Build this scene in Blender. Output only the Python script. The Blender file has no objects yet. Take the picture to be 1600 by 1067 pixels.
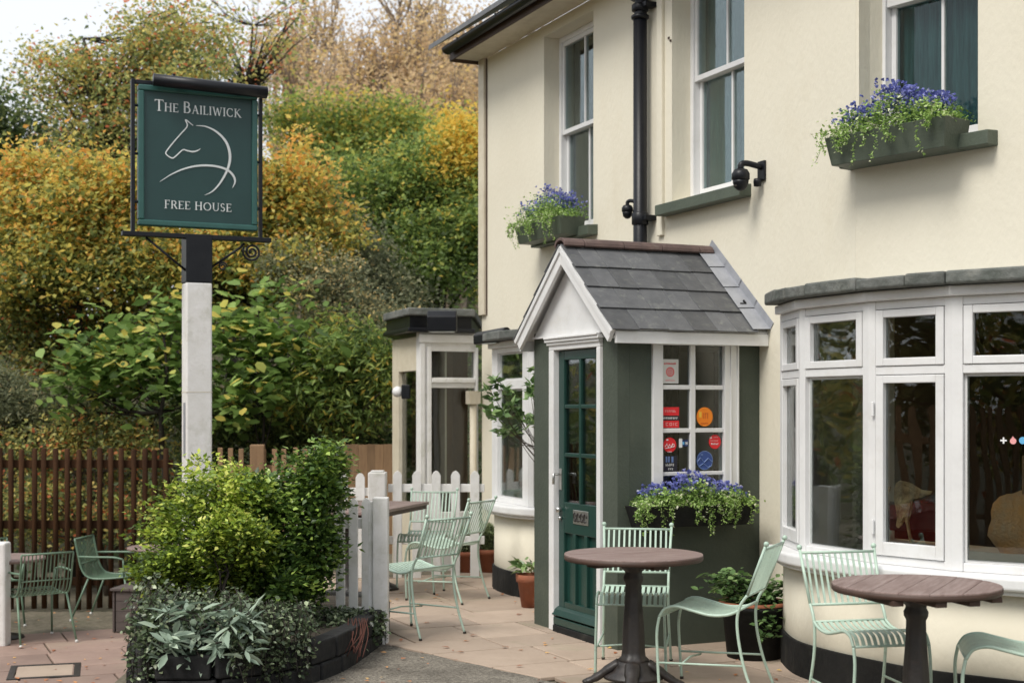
import bpy, math, random
import numpy as np
from mathutils import Matrix, Vector
random.seed(7)
rng = np.random.default_rng(11)
PI = math.pi
sc = bpy.context.scene
col = sc.collection

# ------------------------------------------------------------------ camera
CAMZ = 1.57
FPX = 2200.0          # focal length in pixels of the 1600 px wide photograph
HOR = 639.0           # horizon row
cd = bpy.data.cameras.new("camera")
cam = bpy.data.objects.new("camera", cd)
col.objects.link(cam)
cam.location = (0, 0, CAMZ)
cam.rotation_euler = (math.radians(90), 0, 0)
cd.sensor_width = 36.0
cd.lens = 36.0 * FPX / 1600.0
cd.shift_y = (HOR - 533.5) / 1600.0
cd.clip_end = 900
cd.dof.use_dof = True
cd.dof.focus_distance = 8.6
cd.dof.aperture_fstop = 2.8
sc.camera = cam

# ------------------------------------------------------------------ world and sun (overcast)
w = bpy.data.worlds.new("World")
sc.world = w
w.use_nodes = True
nt = w.node_tree
nt.nodes.clear()
sky = nt.nodes.new('ShaderNodeTexSky')
sky.sky_type = 'NISHITA'
sky.sun_disc = False
SUN_EL, SUN_AZ = math.radians(52), math.radians(222)
sky.sun_elevation = SUN_EL
sky.sun_rotation = SUN_AZ
sky.air_density = 1.0
sky.dust_density = 4.0
mulk = nt.nodes.new('ShaderNodeMix'); mulk.data_type = 'RGBA'; mulk.blend_type = 'MIX'
mulk.inputs[0].default_value = 0.93
mulk.inputs[7].default_value = (5.2, 5.38, 5.65, 1)      # cloud layer, even grey white
bg = nt.nodes.new('ShaderNodeBackground')
bg.inputs[1].default_value = 0.10
wo = nt.nodes.new('ShaderNodeOutputWorld')
nt.links.new(sky.outputs[0], mulk.inputs[6])
nt.links.new(mulk.outputs[2], bg.inputs[0])
nt.links.new(bg.outputs[0], wo.inputs[0])
sd = bpy.data.lights.new("sun", 'SUN')
sd.energy = 1.5
sd.angle = math.radians(24)
sd.color = (1.0, 0.955, 0.88)
sun = bpy.data.objects.new("sun", sd)
col.objects.link(sun)
sdir = Vector((math.sin(SUN_AZ) * math.cos(SUN_EL), math.cos(SUN_AZ) * math.cos(SUN_EL), math.sin(SUN_EL)))
sun.rotation_euler = sdir.to_track_quat('Z', 'Y').to_euler()
sc.view_settings.view_transform = 'Standard'
sc.view_settings.look = 'None'
sc.view_settings.gamma = 1
sc.view_settings.use_curve_mapping = False
sc.view_settings.exposure = 0.98
try:
    sc.cycles.max_bounces = 7
    sc.cycles.transparent_max_bounces = 16
    sc.cycles.glossy_bounces = 3
    sc.cycles.sample_clamp_indirect = 6
except Exception:
    pass

# ------------------------------------------------------------------ helpers
WM = {}

def frame(ox, oy, ax, ay, oz=0.0):
    """matrix with local x = (ax, ay), local y = x rotated +90 deg, z up"""
    l = math.hypot(ax, ay); ax /= l; ay /= l
    return Matrix(((ax, -ay, 0, ox), (ay, ax, 0, oy), (0, 0, 1, oz), (0, 0, 0, 1)))

def P(px, py, Y):
    return Vector(((px - 800) / FPX * Y, Y, CAMZ + (HOR - py) / FPX * Y))

def fx(F, px, y=0.0):
    r = (px - 800) / FPX
    ox = F[0][3] + y * F[0][1]; oy = F[1][3] + y * F[1][1]
    return (r * oy - ox) / (F[0][0] - r * F[1][0])

def fz(F, px, py, y=0.0):
    x = fx(F, px, y)
    Y = F[1][3] + x * F[1][0] + y * F[1][1]
    return CAMZ + (HOR - py) / FPX * Y

class MB:
    def __init__(s):
        s.v = []; s.f = []; s.sm = []
    def add(s, vs, fs, smooth=False):
        o = len(s.v)
        s.v.extend([tuple(p) for p in vs])
        s.f.extend([tuple(i + o for i in f) for f in fs])
        s.sm.extend([smooth] * len(fs))
        return s
    def box(s, x0, x1, y0, y1, z0, z1, M=None):
        vs = [(x0, y0, z0), (x1, y0, z0), (x1, y1, z0), (x0, y1, z0), (x0, y0, z1), (x1, y0, z1), (x1, y1, z1), (x0, y1, z1)]
        if M is not None: vs = [M @ Vector(p) for p in vs]
        return s.add(vs, [(0, 3, 2, 1), (4, 5, 6, 7), (0, 1, 5, 4), (1, 2, 6, 5), (2, 3, 7, 6), (3, 0, 4, 7)])
    def prism(s, poly, z0, z1, M=None):
        n = len(poly)
        vs = [(p[0], p[1], z0) for p in poly] + [(p[0], p[1], z1) for p in poly]
        if M is not None: vs = [M @ Vector(p) for p in vs]
        fs = [tuple(range(n - 1, -1, -1)), tuple(range(n, 2 * n))]
        fs += [(i, (i + 1) % n, n + (i + 1) % n, n + i) for i in range(n)]
        return s.add(vs, fs)
    def xz(s, poly, y0, y1):
        """polygon in x,z extruded along y"""
        n = len(poly)
        vs = [(p[0], y0, p[1]) for p in poly] + [(p[0], y1, p[1]) for p in poly]
        fs = [tuple(range(n)), tuple(range(2 * n - 1, n - 1, -1))]
        fs += [((i + 1) % n, i, n + i, n + (i + 1) % n) for i in range(n)]
        return s.add(vs, fs)
    def tube(s, pts, r, n=8, cap=True, r2=None, smooth=True, flat=1.0):
        pts = [Vector(p) for p in pts]
        m = len(pts)
        rs = r if isinstance(r, (list, tuple)) else [r + ((r2 if r2 is not None else r) - r) * i / max(1, m - 1) for i in range(m)]
        t0 = (pts[1] - pts[0]).normalized()
        up = Vector((0, 0, 1)) if abs(t0.z) < .9 else Vector((0, 1, 0))
        a = t0.cross(up).normalized()
        vs = []
        for i, p in enumerate(pts):
            t = (pts[min(i + 1, m - 1)] - pts[max(i - 1, 0)])
            if t.length < 1e-9: t = t0.copy()
            t.normalize()
            a = (a - t * a.dot(t))
            if a.length < 1e-6: a = t.orthogonal()
            a.normalize(); b = t.cross(a)
            for k in range(n):
                an = 2 * PI * k / n
                vs.append(p + a * math.cos(an) * rs[i] + b * math.sin(an) * rs[i] * flat)
        fs = []
        for i in range(m - 1):
            for k in range(n):
                k2 = (k + 1) % n
                fs.append((i * n + k, i * n + k2, (i + 1) * n + k2, (i + 1) * n + k))
        if cap:
            fs.append(tuple(range(n - 1, -1, -1))); fs.append(tuple((m - 1) * n + k for k in range(n)))
        return s.add(vs, fs, smooth)
    def ribbon(s, pts, wv, th, nv=None):
        """flat bar swept along pts, wv = width vector, th = thickness"""
        pts = [Vector(p) for p in pts]; wv = Vector(wv); m = len(pts); vs = []
        for i, p in enumerate(pts):
            t = (pts[min(i + 1, m - 1)] - pts[max(i - 1, 0)]).normalized()
            nn = wv.normalized().cross(t).normalized() * th / 2
            for a, b in ((-1, -1), (1, -1), (1, 1), (-1, 1)):
                vs.append(p + wv * a * .5 + nn * b)
        fs = []
        for i in range(m - 1):
            for k in range(4):
                k2 = (k + 1) % 4
                fs.append((i * 4 + k, i * 4 + k2, (i + 1) * 4 + k2, (i + 1) * 4 + k))
        fs.append((3, 2, 1, 0)); fs.append(tuple((m - 1) * 4 + k for k in range(4)))
        return s.add(vs, fs)
    def lathe(s, prof, n=24, c=(0, 0, 0), cap=True, smooth=True):
        vs = []
        for (r, z) in prof:
            for k in range(n):
                an = 2 * PI * k / n
                vs.append((c[0] + r * math.cos(an), c[1] + r * math.sin(an), c[2] + z))
        fs = []
        for i in range(len(prof) - 1):
            for k in range(n):
                k2 = (k + 1) % n
                fs.append((i * n + k, i * n + k2, (i + 1) * n + k2, (i + 1) * n + k))
        s.add(vs, fs, smooth)
        if cap:
            o = len(s.v) - len(vs)
            s.f.append(tuple(o + k for k in range(n - 1, -1, -1))); s.sm.append(False)
            s.f.append(tuple(o + (len(prof) - 1) * n + k for k in range(n))); s.sm.append(False)
        return s
    def ball(s, c, r, n=10, m=7, sz=1.0):
        prof = [(max(1e-4, r * math.sin(PI * i / m)), -r * sz * math.cos(PI * i / m)) for i in range(m + 1)]
        return s.lathe(prof, n, c, cap=False)
    def mesh(s, name, mat=None):
        me = bpy.data.meshes.new(name)
        me.from_pydata(s.v, [], s.f)
        me.polygons.foreach_set('use_smooth', s.sm)
        if mat: me.materials.append(mat)
        me.update()
        return me

def obj(name, data, mat=None, parent=None, F=None, bevel=0, seg=2):
    me = data.mesh(name, mat) if isinstance(data, MB) else data
    o = bpy.data.objects.new(name, me)
    col.objects.link(o)
    if F is None: F = WM[parent] if parent else Matrix.Identity(4)
    if parent:
        o.parent = parent
        o.matrix_basis = WM[parent].inverted() @ F
    else:
        o.matrix_basis = F
    WM[o] = F.copy()
    if bevel:
        b = o.modifiers.new('bevel', 'BEVEL'); b.width = bevel; b.segments = seg; b.limit_method = 'ANGLE'; b.angle_limit = math.radians(40)
        b.harden_normals = False
    return o

def thing(name, label, cat, F=None, group=None):
    o = bpy.data.objects.new(name, None)
    o.empty_display_size = .2
    col.objects.link(o)
    F = F if F is not None else Matrix.Identity(4)
    o.matrix_basis = F; WM[o] = F.copy()
    return tag(o, label, cat, group)

def tag(o, label=None, cat=None, group=None, kind=None):
    if label: o['label'] = label
    if cat: o['category'] = cat
    if group: o['group'] = group
    if kind: o['kind'] = kind
    return o

def copy_tree(root, F, label=None, group=None):
    r = root.copy(); col.objects.link(r); r.matrix_basis = F; WM[r] = F.copy()
    if label: r['label'] = label
    if group: r['group'] = group
    for ch in list(root.children):
        c = ch.copy(); col.objects.link(c); c.parent = r; WM[c] = F @ ch.matrix_basis
        for g in list(ch.children):
            d = g.copy(); col.objects.link(d); d.parent = c; WM[d] = WM[c] @ g.matrix_basis
    return r

def smooth_path(pts, k=5):
    pts = [Vector(p) for p in pts]
    out = []
    n = len(pts)
    for i in range(n - 1):
        p0 = pts[max(i - 1, 0)]; p1 = pts[i]; p2 = pts[i + 1]; p3 = pts[min(i + 2, n - 1)]
        for j in range(k):
            t = j / k
            out.append(.5 * ((2 * p1) + (p2 - p0) * t + (2 * p0 - 5 * p1 + 4 * p2 - p3) * t * t + (3 * p1 - p0 - 3 * p2 + p3) * t ** 3))
    out.append(pts[-1])
    return out

# ------------------------------------------------------------------ materials
def mat(name, c1, c2=None, rough=.6, scale=6, bump=0, bscale=60, metal=0, spec=.5, var=0, detail=5, coord='Object', stretch=None, c3=None, s3=1.2, f3=.5, coat=0):
    m = bpy.data.materials.new(name); m.use_nodes = True
    t = m.node_tree; N = t.nodes; L = t.links
    b = N['Principled BSDF']
    b.inputs['Roughness'].default_value = rough; b.inputs['Metallic'].default_value = metal
    b.inputs['Specular IOR Level'].default_value = spec
    b.inputs['Coat Weight'].default_value = coat
    tc = N.new('ShaderNodeTexCoord'); src = tc.outputs[coord]
    oi = N.new('ShaderNodeObjectInfo')
    va = N.new('ShaderNodeVectorMath'); va.operation = 'MULTIPLY_ADD'
    cmb = N.new('ShaderNodeCombineXYZ'); 
    for i in range(3): L.new(oi.outputs['Random'], cmb.inputs[i])
    va.inputs[1].default_value = (37, 53, 71)
    L.new(cmb.outputs[0], va.inputs[0]); L.new(src, va.inputs[2]); src = va.outputs[0]
    if stretch:
        mp = N.new('ShaderNodeMapping'); mp.inputs['Scale'].default_value = stretch
        L.new(src, mp.inputs[0]); src = mp.outputs[0]
    if c2 is None: c2 = tuple(x * .82 for x in c1)
    nz = N.new('ShaderNodeTexNoise'); nz.inputs['Scale'].default_value = scale; nz.inputs['Detail'].default_value = detail; nz.inputs['Roughness'].default_value = .62
    L.new(src, nz.inputs['Vector'])
    rp = N.new('ShaderNodeValToRGB'); rp.color_ramp.elements[0].position = .34; rp.color_ramp.elements[1].position = .68
    rp.color_ramp.elements[0].color = (*c2, 1); rp.color_ramp.elements[1].color = (*c1, 1)
    L.new(nz.outputs[0], rp.inputs[0]); out = rp.outputs[0]
    if c3 is not None:
        n3 = N.new('ShaderNodeTexNoise'); n3.inputs['Scale'].default_value = s3; n3.inputs['Detail'].default_value = 6; n3.inputs['Roughness'].default_value = .7
        L.new(src, n3.inputs['Vector'])
        r3 = N.new('ShaderNodeValToRGB'); r3.color_ramp.elements[0].position = .55; r3.color_ramp.elements[1].position = .78
        r3.color_ramp.elements[0].color = (0, 0, 0, 1); r3.color_ramp.elements[1].color = (f3, f3, f3, 1)
        L.new(n3.outputs[0], r3.inputs[0])
        mx = N.new('ShaderNodeMix'); mx.data_type = 'RGBA'; L.new(r3.outputs[0], mx.inputs[0]); L.new(out, mx.inputs[6]); mx.inputs[7].default_value = (*c3, 1)
        out = mx.outputs[2]
    if var:
        hs = N.new('ShaderNodeHueSaturation')
        mr = N.new('ShaderNodeMapRange'); mr.inputs[3].default_value = 1 - var; mr.inputs[4].default_value = 1 + var
        L.new(oi.outputs['Random'], mr.inputs[0]); L.new(mr.outputs[0], hs.inputs['Value']); L.new(out, hs.inputs['Color']); out = hs.outputs[0]
    L.new(out, b.inputs['Base Color'])
    if bump:
        nb = N.new('ShaderNodeTexNoise'); nb.inputs['Scale'].default_value = bscale; nb.inputs['Detail'].default_value = 5
        L.new(src, nb.inputs['Vector'])
        bp = N.new('ShaderNodeBump'); bp.inputs['Strength'].default_value = 1.0; bp.inputs['Distance'].default_value = bump
        L.new(nb.outputs[0], bp.inputs['Height']); L.new(bp.outputs[0], b.inputs['Normal'])
    return m

def leafmat(name, stops, trans=.35, rough=.5, spec=.35):
    m = bpy.data.materials.new(name); m.use_nodes = True
    k_ = 2.35 if name in ('autumn_orange_leaves', 'olive_autumn_leaves', 'mid_green_leaves', 'dark_green_leaves', 'broad_light_green_leaves', 'dull_grey_green_leaves', 'dry_tan_leaves') else 1.8
    if k_ > 2: trans = .55
    stops = [(p, tuple(min(.82, v * k_) for v in c)) for p, c in stops]
    t = m.node_tree; N = t.nodes; L = t.links
    b = N['Principled BSDF']; b.inputs['Roughness'].default_value = rough; b.inputs['Specular IOR Level'].default_value = spec
    at = N.new('ShaderNodeAttribute'); at.attribute_name = 'tint'
    rp = N.new('ShaderNodeValToRGB')
    e = rp.color_ramp.elements
    while len(e) < len(stops): e.new(.5)
    for i, (p, c) in enumerate(stops):
        e[i].position = p; e[i].color = (*c, 1)
    L.new(at.outputs['Fac'], rp.inputs[0]); L.new(rp.outputs[0], b.inputs['Base Color'])
    tr = N.new('ShaderNodeBsdfTranslucent'); L.new(rp.outputs[0], tr.inputs[0])
    ms = N.new('ShaderNodeMixShader'); ms.inputs[0].default_value = trans
    L.new(b.outputs[0], ms.inputs[1]); L.new(tr.outputs[0], ms.inputs[2])
    L.new(ms.outputs[0], N['Material Output'].inputs[0])
    return m

def glassmat(name, tint=(.9, .93, .92), boost=.85, rough=.0):
    m = bpy.data.materials.new(name); m.use_nodes = True
    t = m.node_tree; N = t.nodes; L = t.links
    N.remove(N['Principled BSDF'])
    fr = N.new('ShaderNodeFresnel'); fr.inputs[0].default_value = 1.5
    mu = N.new('ShaderNodeMath'); mu.operation = 'MULTIPLY'; mu.use_clamp = True; mu.inputs[1].default_value = boost
    gl = N.new('ShaderNodeBsdfGlossy'); gl.inputs['Roughness'].default_value = rough; gl.inputs[0].default_value = (1, 1, 1, 1)
    # slightly wavy old glass
    tc = N.new('ShaderNodeTexCoord'); nb = N.new('ShaderNodeTexNoise'); nb.inputs['Scale'].default_value = 2.2; nb.inputs['Detail'].default_value = 1
    bp = N.new('ShaderNodeBump'); bp.inputs['Distance'].default_value = .004; bp.inputs['Strength'].default_value = .6
    L.new(tc.outputs['Object'], nb.inputs['Vector']); L.new(nb.outputs[0], bp.inputs['Height']); L.new(bp.outputs[0], gl.inputs['Normal'])
    tr = N.new('ShaderNodeBsdfTransparent'); tr.inputs[0].default_value = (*tint, 1)
    ms = N.new('ShaderNodeMixShader')
    L.new(fr.outputs[0], mu.inputs[0]); L.new(mu.outputs[0], ms.inputs[0]); L.new(tr.outputs[0], ms.inputs[1]); L.new(gl.outputs[0], ms.inputs[2])
    L.new(ms.outputs[0], N['Material Output'].inputs[0])
    return m

M = {}
M['stucco'] = mat('cream_stucco', (.745, .705, .585), (.695, .65, .53), rough=.85, scale=1.1, bump=.003, bscale=34, c3=(.56, .49, .35), s3=1.1, f3=.42, stretch=(1, 1, .6))
M['reveal'] = M['stucco']
M['white'] = mat('white_gloss_paint', (.77, .77, .77), (.70, .70, .70), rough=.38, scale=5, bump=.0012, bscale=30, c3=(.50, .46, .38), s3=3.5, f3=.35)
M['white_old'] = mat('white_weathered_paint', (.79, .78, .77), (.70, .69, .66), rough=.6, scale=7, bump=.002, bscale=40, c3=(.36, .36, .26), s3=5, f3=.55)
M['cream_trim'] = mat('cream_trim_paint', (.66, .60, .48), (.58, .52, .40), rough=.6, scale=6, bump=.002, c3=(.30, .22, .14), s3=5, f3=.4)
M['porch_green'] = mat('dark_olive_green_masonry_paint', (.067, .082, .062), (.050, .063, .047), rough=.7, scale=2.5, bump=.003, bscale=45, c3=(.11, .12, .09), s3=3, f3=.35)
M['door_green'] = mat('dark_teal_gloss_paint', (.014, .052, .042), (.011, .042, .034), rough=.28, scale=4, bump=.0008, bscale=25)
M['sill_green'] = mat('grey_green_paint', (.085, .105, .078), (.065, .082, .06), rough=.55, scale=6, bump=.002)
M['black'] = mat('black_painted_metal', (.006, .007, .010), (.010, .011, .014), rough=.38, scale=8, bump=.0008, spec=.3)
M['black_matt'] = mat('black_bitumen_plinth_paint', (.010, .0105, .011), (.018, .018, .017), rough=.8, scale=7, bump=.004, bscale=30, c3=(.09, .085, .07), s3=4, f3=.4, spec=.25)
M['brown_fascia'] = mat('brown_fascia_paint', (.075, .045, .032), rough=.6, scale=8)
M['slate'] = mat('grey_slate', (.115, .118, .124), (.082, .085, .092), rough=.5, scale=9, bump=.003, bscale=28, var=.24, c3=(.30, .31, .27), s3=16, f3=.5)
M['ridge'] = mat('brown_ridge_tile', (.135, .088, .078), (.085, .058, .053), rough=.75, scale=9, bump=.004, bscale=30, var=.15, c3=(.25, .22, .18), s3=6, f3=.4)
M['lead'] = mat('lead_flashing', (.34, .35, .38), (.26, .27, .295), rough=.5, scale=8, bump=.006, bscale=12, c3=(.42, .42, .42), s3=5, f3=.4)
M['coping'] = mat('weathered_stone_coping', (.17, .175, .165), (.085, .095, .085), rough=.9, scale=7, bump=.012, bscale=22, var=.18, c3=(.30, .30, .26), s3=5, f3=.6)
M['flag'] = mat('sandstone_flag', (.44, .345, .27), (.37, .285, .22), rough=.8, scale=2.6, bump=.005, bscale=16, var=.15, c3=(.27, .25, .16), s3=1.6, f3=.9)
M['flag_red'] = mat('reddish_sandstone_flag', (.31, .215, .175), (.24, .165, .135), rough=.8, scale=3, bump=.005, bscale=16, var=.14, c3=(.30, .25, .18), s3=1.3, f3=.6)
M['mortar'] = mat('sandy_mortar', (.20, .17, .125), (.10, .09, .06), rough=.95, scale=20, bump=.004, c3=(.08, .10, .05), s3=3, f3=.6)
M['soil'] = mat('dark_soil', (.05, .038, .026), (.03, .024, .016), rough=1, scale=8, bump=.02, bscale=14)
M['hill'] = mat('leaf_litter_hillside', (.075, .06, .03), (.035, .04, .018), rough=1, scale=.8, bump=.1, bscale=2)
M['mint'] = mat('mint_green_enamel', (.47, .60, .50), (.41, .54, .45), rough=.4, scale=12, bump=.0006, c3=(.26, .22, .16), s3=22, f3=.55, var=.05)
M['chair_green'] = mat('sage_green_enamel', (.16, .25, .17), (.13, .21, .145), rough=.4, scale=12)
M['foot'] = mat('dark_rubber_foot', (.03, .025, .02), rough=.7)
M['white_foot'] = mat('white_plastic_foot', (.7, .7, .68), rough=.5)
M['table'] = mat('weathered_brown_table_wood', (.30, .225, .205), (.19, .13, .115), rough=.55, scale=5, bump=.002, bscale=20, stretch=(1, 9, 1), c3=(.34, .27, .25), s3=2.5, f3=.6)
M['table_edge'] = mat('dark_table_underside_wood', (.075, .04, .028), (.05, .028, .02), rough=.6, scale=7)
M['iron'] = mat('dark_cast_iron', (.030, .024, .021), (.018, .015, .014), rough=.48, scale=14, bump=.002, bscale=50, spec=.6, c3=(.09, .06, .045), s3=9, f3=.5)
M['brown_wood'] = mat('brown_stained_fence_wood', (.070, .033, .015), (.035, .017, .009), spec=.15, rough=.9, scale=6, bump=.003, stretch=(6, 6, .7), var=.25)
M['light_and_lit_wood'] = mat('light_and_lit_orange_wood', (.34, .21, .11), (.25, .15, .08), rough=.75, scale=6, bump=.003, stretch=(6, 6, .7), var=.15)  # pale wood; also carries the warm light on the fence behind the sign
M['grey_wood'] = mat('grey_brown_weathered_boards', (.12, .095, .085), (.08, .065, .06), rough=.8, scale=6, bump=.003, stretch=(1, 1, 4), var=.1)
M['terracotta'] = mat('terracotta', (.32, .11, .055), (.24, .08, .04), rough=.8, scale=9, bump=.002, c3=(.36, .25, .19), s3=5, f3=.4)
M['bark'] = mat('grey_brown_bark', (.10, .075, .052), (.055, .042, .03), rough=.9, scale=9, bump=.006, stretch=(3, 3, .6))
M['bark_dark'] = mat('dark_bark', (.035, .028, .02), (.02, .017, .013), rough=.9, scale=9)
M['twig'] = mat('pale_brown_twigs', (.30, .235, .175), (.19, .145, .105), rough=.9, scale=5, var=.2)
M['silver'] = mat('polished_nickel', (.62, .62, .60), (.5, .5, .48), rough=.3, metal=.9, scale=20)
M['block'] = mat('black_painted_stone_block', (.018, .018, .018), (.009, .009, .010), rough=.85, scale=9, bump=.010, bscale=18, var=.25, c3=(.07, .075, .05), s3=5, f3=.5)
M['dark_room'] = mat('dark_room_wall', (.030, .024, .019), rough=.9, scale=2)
M['ochre'] = mat('ochre_interior_wall', (.24, .15, .06), (.19, .12, .05), rough=.9, scale=2)
M['teal_curtain'] = mat('dark_teal_curtain', (.085, .175, .175), (.04, .085, .088), rough=.85, scale=9, stretch=(5, 5, .4))
M['brown_curtain'] = mat('brown_curtain', (.045, .034, .026), rough=.9, scale=9, stretch=(5, 5, .4))
M['olive_curtain'] = mat('olive_curtain', (.055, .05, .028), (.035, .032, .018), rough=.9, scale=9, stretch=(5, 5, .4))
M['glass'] = glassmat('window_glass')
M['glass_up'] = glassmat('upper_window_glass', tint=(.75, .82, .82), boost=.38)
M['sign_green'] = mat('sign_board_green', (.014, .052, .050), (.011, .045, .043), rough=.45, scale=4)
M['sign_moulding'] = mat('sign_moulding_green', (.028, .105, .092), (.022, .088, .078), rough=.4, scale=9)
M['sign_white'] = mat('sign_lettering_white', (.72, .76, .76), rough=.5)
M['brick'] = mat('red_brick_far', (.26, .10, .065), (.19, .075, .05), rough=.9, scale=12, bump=.003)
M['tarmac'] = None

def flat(name, c, rough=.5, metal=0):
    return mat(name, c, c, rough=rough, metal=metal)

# tarmac: fine pale and dark chippings
def tarmac_mat():
    m = bpy.data.materials.new('worn_tarmac'); m.use_nodes = True
    t = m.node_tree; N = t.nodes; L = t.links; b = N['Principled BSDF']; b.inputs['Roughness'].default_value = .92
    tc = N.new('ShaderNodeTexCoord')
    vo = N.new('ShaderNodeTexVoronoi'); vo.inputs['Scale'].default_value = 95
    L.new(tc.outputs['Object'], vo.inputs['Vector'])
    r1 = N.new('ShaderNodeValToRGB'); e = r1.color_ramp.elements
    e[0].position = .1; e[0].color = (.12, .108, .092, 1); e[1].position = .95; e[1].color = (.30, .275, .24, 1)
    sp = N.new('ShaderNodeSeparateColor'); L.new(vo.outputs['Color'], sp.inputs[0]); L.new(sp.outputs[0], r1.inputs[0])
    nz = N.new('ShaderNodeTexNoise'); nz.inputs['Scale'].default_value = 3; nz.inputs['Detail'].default_value = 6; L.new(tc.outputs['Object'], nz.inputs['Vector'])
    r2 = N.new('ShaderNodeValToRGB'); e = r2.color_ramp.elements; e[0].position = .3; e[0].color = (.62, .60, .56, 1); e[1].position = .7; e[1].color = (1.1, 1.08, 1.02, 1)
    L.new(nz.outputs[0], r2.inputs[0])
    mx = N.new('ShaderNodeMix'); mx.data_type = 'RGBA'; mx.blend_type = 'MULTIPLY'; mx.inputs[0].default_value = 1
    L.new(r1.outputs[0], mx.inputs[6]); L.new(r2.outputs[0], mx.inputs[7]); L.new(mx.outputs[2], b.inputs['Base Color'])
    bp = N.new('ShaderNodeBump'); bp.inputs['Distance'].default_value = .006; L.new(vo.outputs['Distance'], bp.inputs['Height']); L.new(bp.outputs[0], b.inputs['Normal'])
    return m
M['tarmac'] = tarmac_mat()

# foliage materials (attribute 'tint' 0..1 per leaf)
G = lambda *c: c
LM = {
 'orange': leafmat('autumn_orange_leaves', [(0, (.05, .065, .022)), (.30, (.13, .15, .045)), (.52, (.26, .245, .065)), (.76, (.40, .265, .06)), (1, (.40, .175, .045))], .5),
 'olive': leafmat('olive_autumn_leaves', [(0, (.06, .08, .035)), (.4, (.18, .20, .07)), (.7, (.33, .29, .10)), (.9, (.48, .25, .07)), (1, (.33, .10, .05))], .5),
 'green': leafmat('mid_green_leaves', [(0, (.035, .055, .018)), (.45, (.10, .145, .04)), (.78, (.21, .24, .06)), (1, (.42, .25, .05))], .45),
 'dark': leafmat('dark_green_leaves', [(0, (.02, .032, .014)), (.6, (.055, .08, .03)), (1, (.14, .16, .06))], .35),
 'magnolia': leafmat('broad_light_green_leaves', [(0, (.04, .07, .018)), (.5, (.11, .17, .045)), (.85, (.20, .27, .09)), (1, (.33, .28, .07))], .35, rough=.4),
 'grey': leafmat('dull_grey_green_leaves', [(0, (.05, .06, .035)), (.5, (.12, .13, .075)), (.85, (.20, .19, .11)), (1, (.36, .26, .12))], .35),
 'tan': leafmat('dry_tan_leaves', [(0, (.13, .095, .06)), (.5, (.28, .20, .12)), (.85, (.40, .27, .14)), (1, (.50, .25, .09))], .4),
 'lime': leafmat('yellow_green_shrub_leaves', [(0, (.04, .065, .014)), (.4, (.13, .19, .025)), (.75, (.30, .36, .05)), (1, (.50, .48, .13))], .35, rough=.4),
 'box': leafmat('deep_green_glossy_leaves', [(0, (.018, .036, .010)), (.5, (.055, .10, .02)), (.85, (.13, .20, .035)), (1, (.24, .32, .07))], .3, rough=.35, spec=.5),
 'ivy': leafmat('ivy_leaves', [(0, (.014, .024, .012)), (.6, (.065, .09, .045)), (1, (.24, .28, .17))], .25, rough=.35, spec=.5),
 'sage': leafmat('silvery_sage_leaves', [(0, (.07, .10, .075)), (.6, (.17, .22, .17)), (1, (.30, .36, .28))], .25, rough=.6),
 'laurel': leafmat('laurel_leaves', [(0, (.035, .065, .025)), (.6, (.10, .17, .06)), (1, (.20, .28, .11))], .3, rough=.35, spec=.5),
 'trail': leafmat('fresh_trailing_leaves', [(0, (.06, .11, .025)), (.5, (.15, .24, .06)), (.85, (.28, .38, .12)), (1, (.52, .56, .34))], .35, rough=.45),
 'blue': leafmat('blue_violet_petals', [(0, (.05, .06, .19)), (.5, (.10, .115, .31)), (.85, (.19, .20, .40)), (1, (.42, .42, .48))], .3, rough=.6),
 'rosemary': leafmat('rosemary_leaves', [(0, (.05, .07, .035)), (.6, (.13, .17, .08)), (1, (.24, .28, .15))], .3),
 'fallen': leafmat('fallen_leaves', [(0, (.16, .05, .03)), (.6, (.36, .15, .06)), (1, (.50, .30, .10))], .2),
}

# ------------------------------------------------------------------ leaves and branches
LEAF = {   # verts (along length y, width x), faces
 'oval': (np.array([(0, 0, 0), (.30, .35, .06), (0, 1, 0), (-.30, .35, .06)]), [(0, 1, 2), (0, 2, 3)]),
 'long': (np.array([(0, 0, 0), (.15, .45, .04), (0, 1, -.06), (-.15, .45, .04)]), [(0, 1, 2), (0, 2, 3)]),
 'broad': (np.array([(0, 0, 0), (.26, .25, .05), (.30, .6, .04), (0, 1, -.05), (-.30, .6, .04), (-.26, .25, .05)]), [(0, 1, 2, 3), (0, 3, 4, 5)]),
 'lance': (np.array([(0, 0, 0), (.13, .3, .03), (.12, .65, .03), (0, 1, -.07), (-.12, .65, .03), (-.13, .3, .03)]), [(0, 1, 2, 3), (0, 3, 4, 5)]),
 'petal': (np.array([(-.5, -.1, 0), (.5, -.1, 0), (.35, .55, .12), (-.35, .55, .12)]), [(0, 1, 2, 3)]),
}

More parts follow.
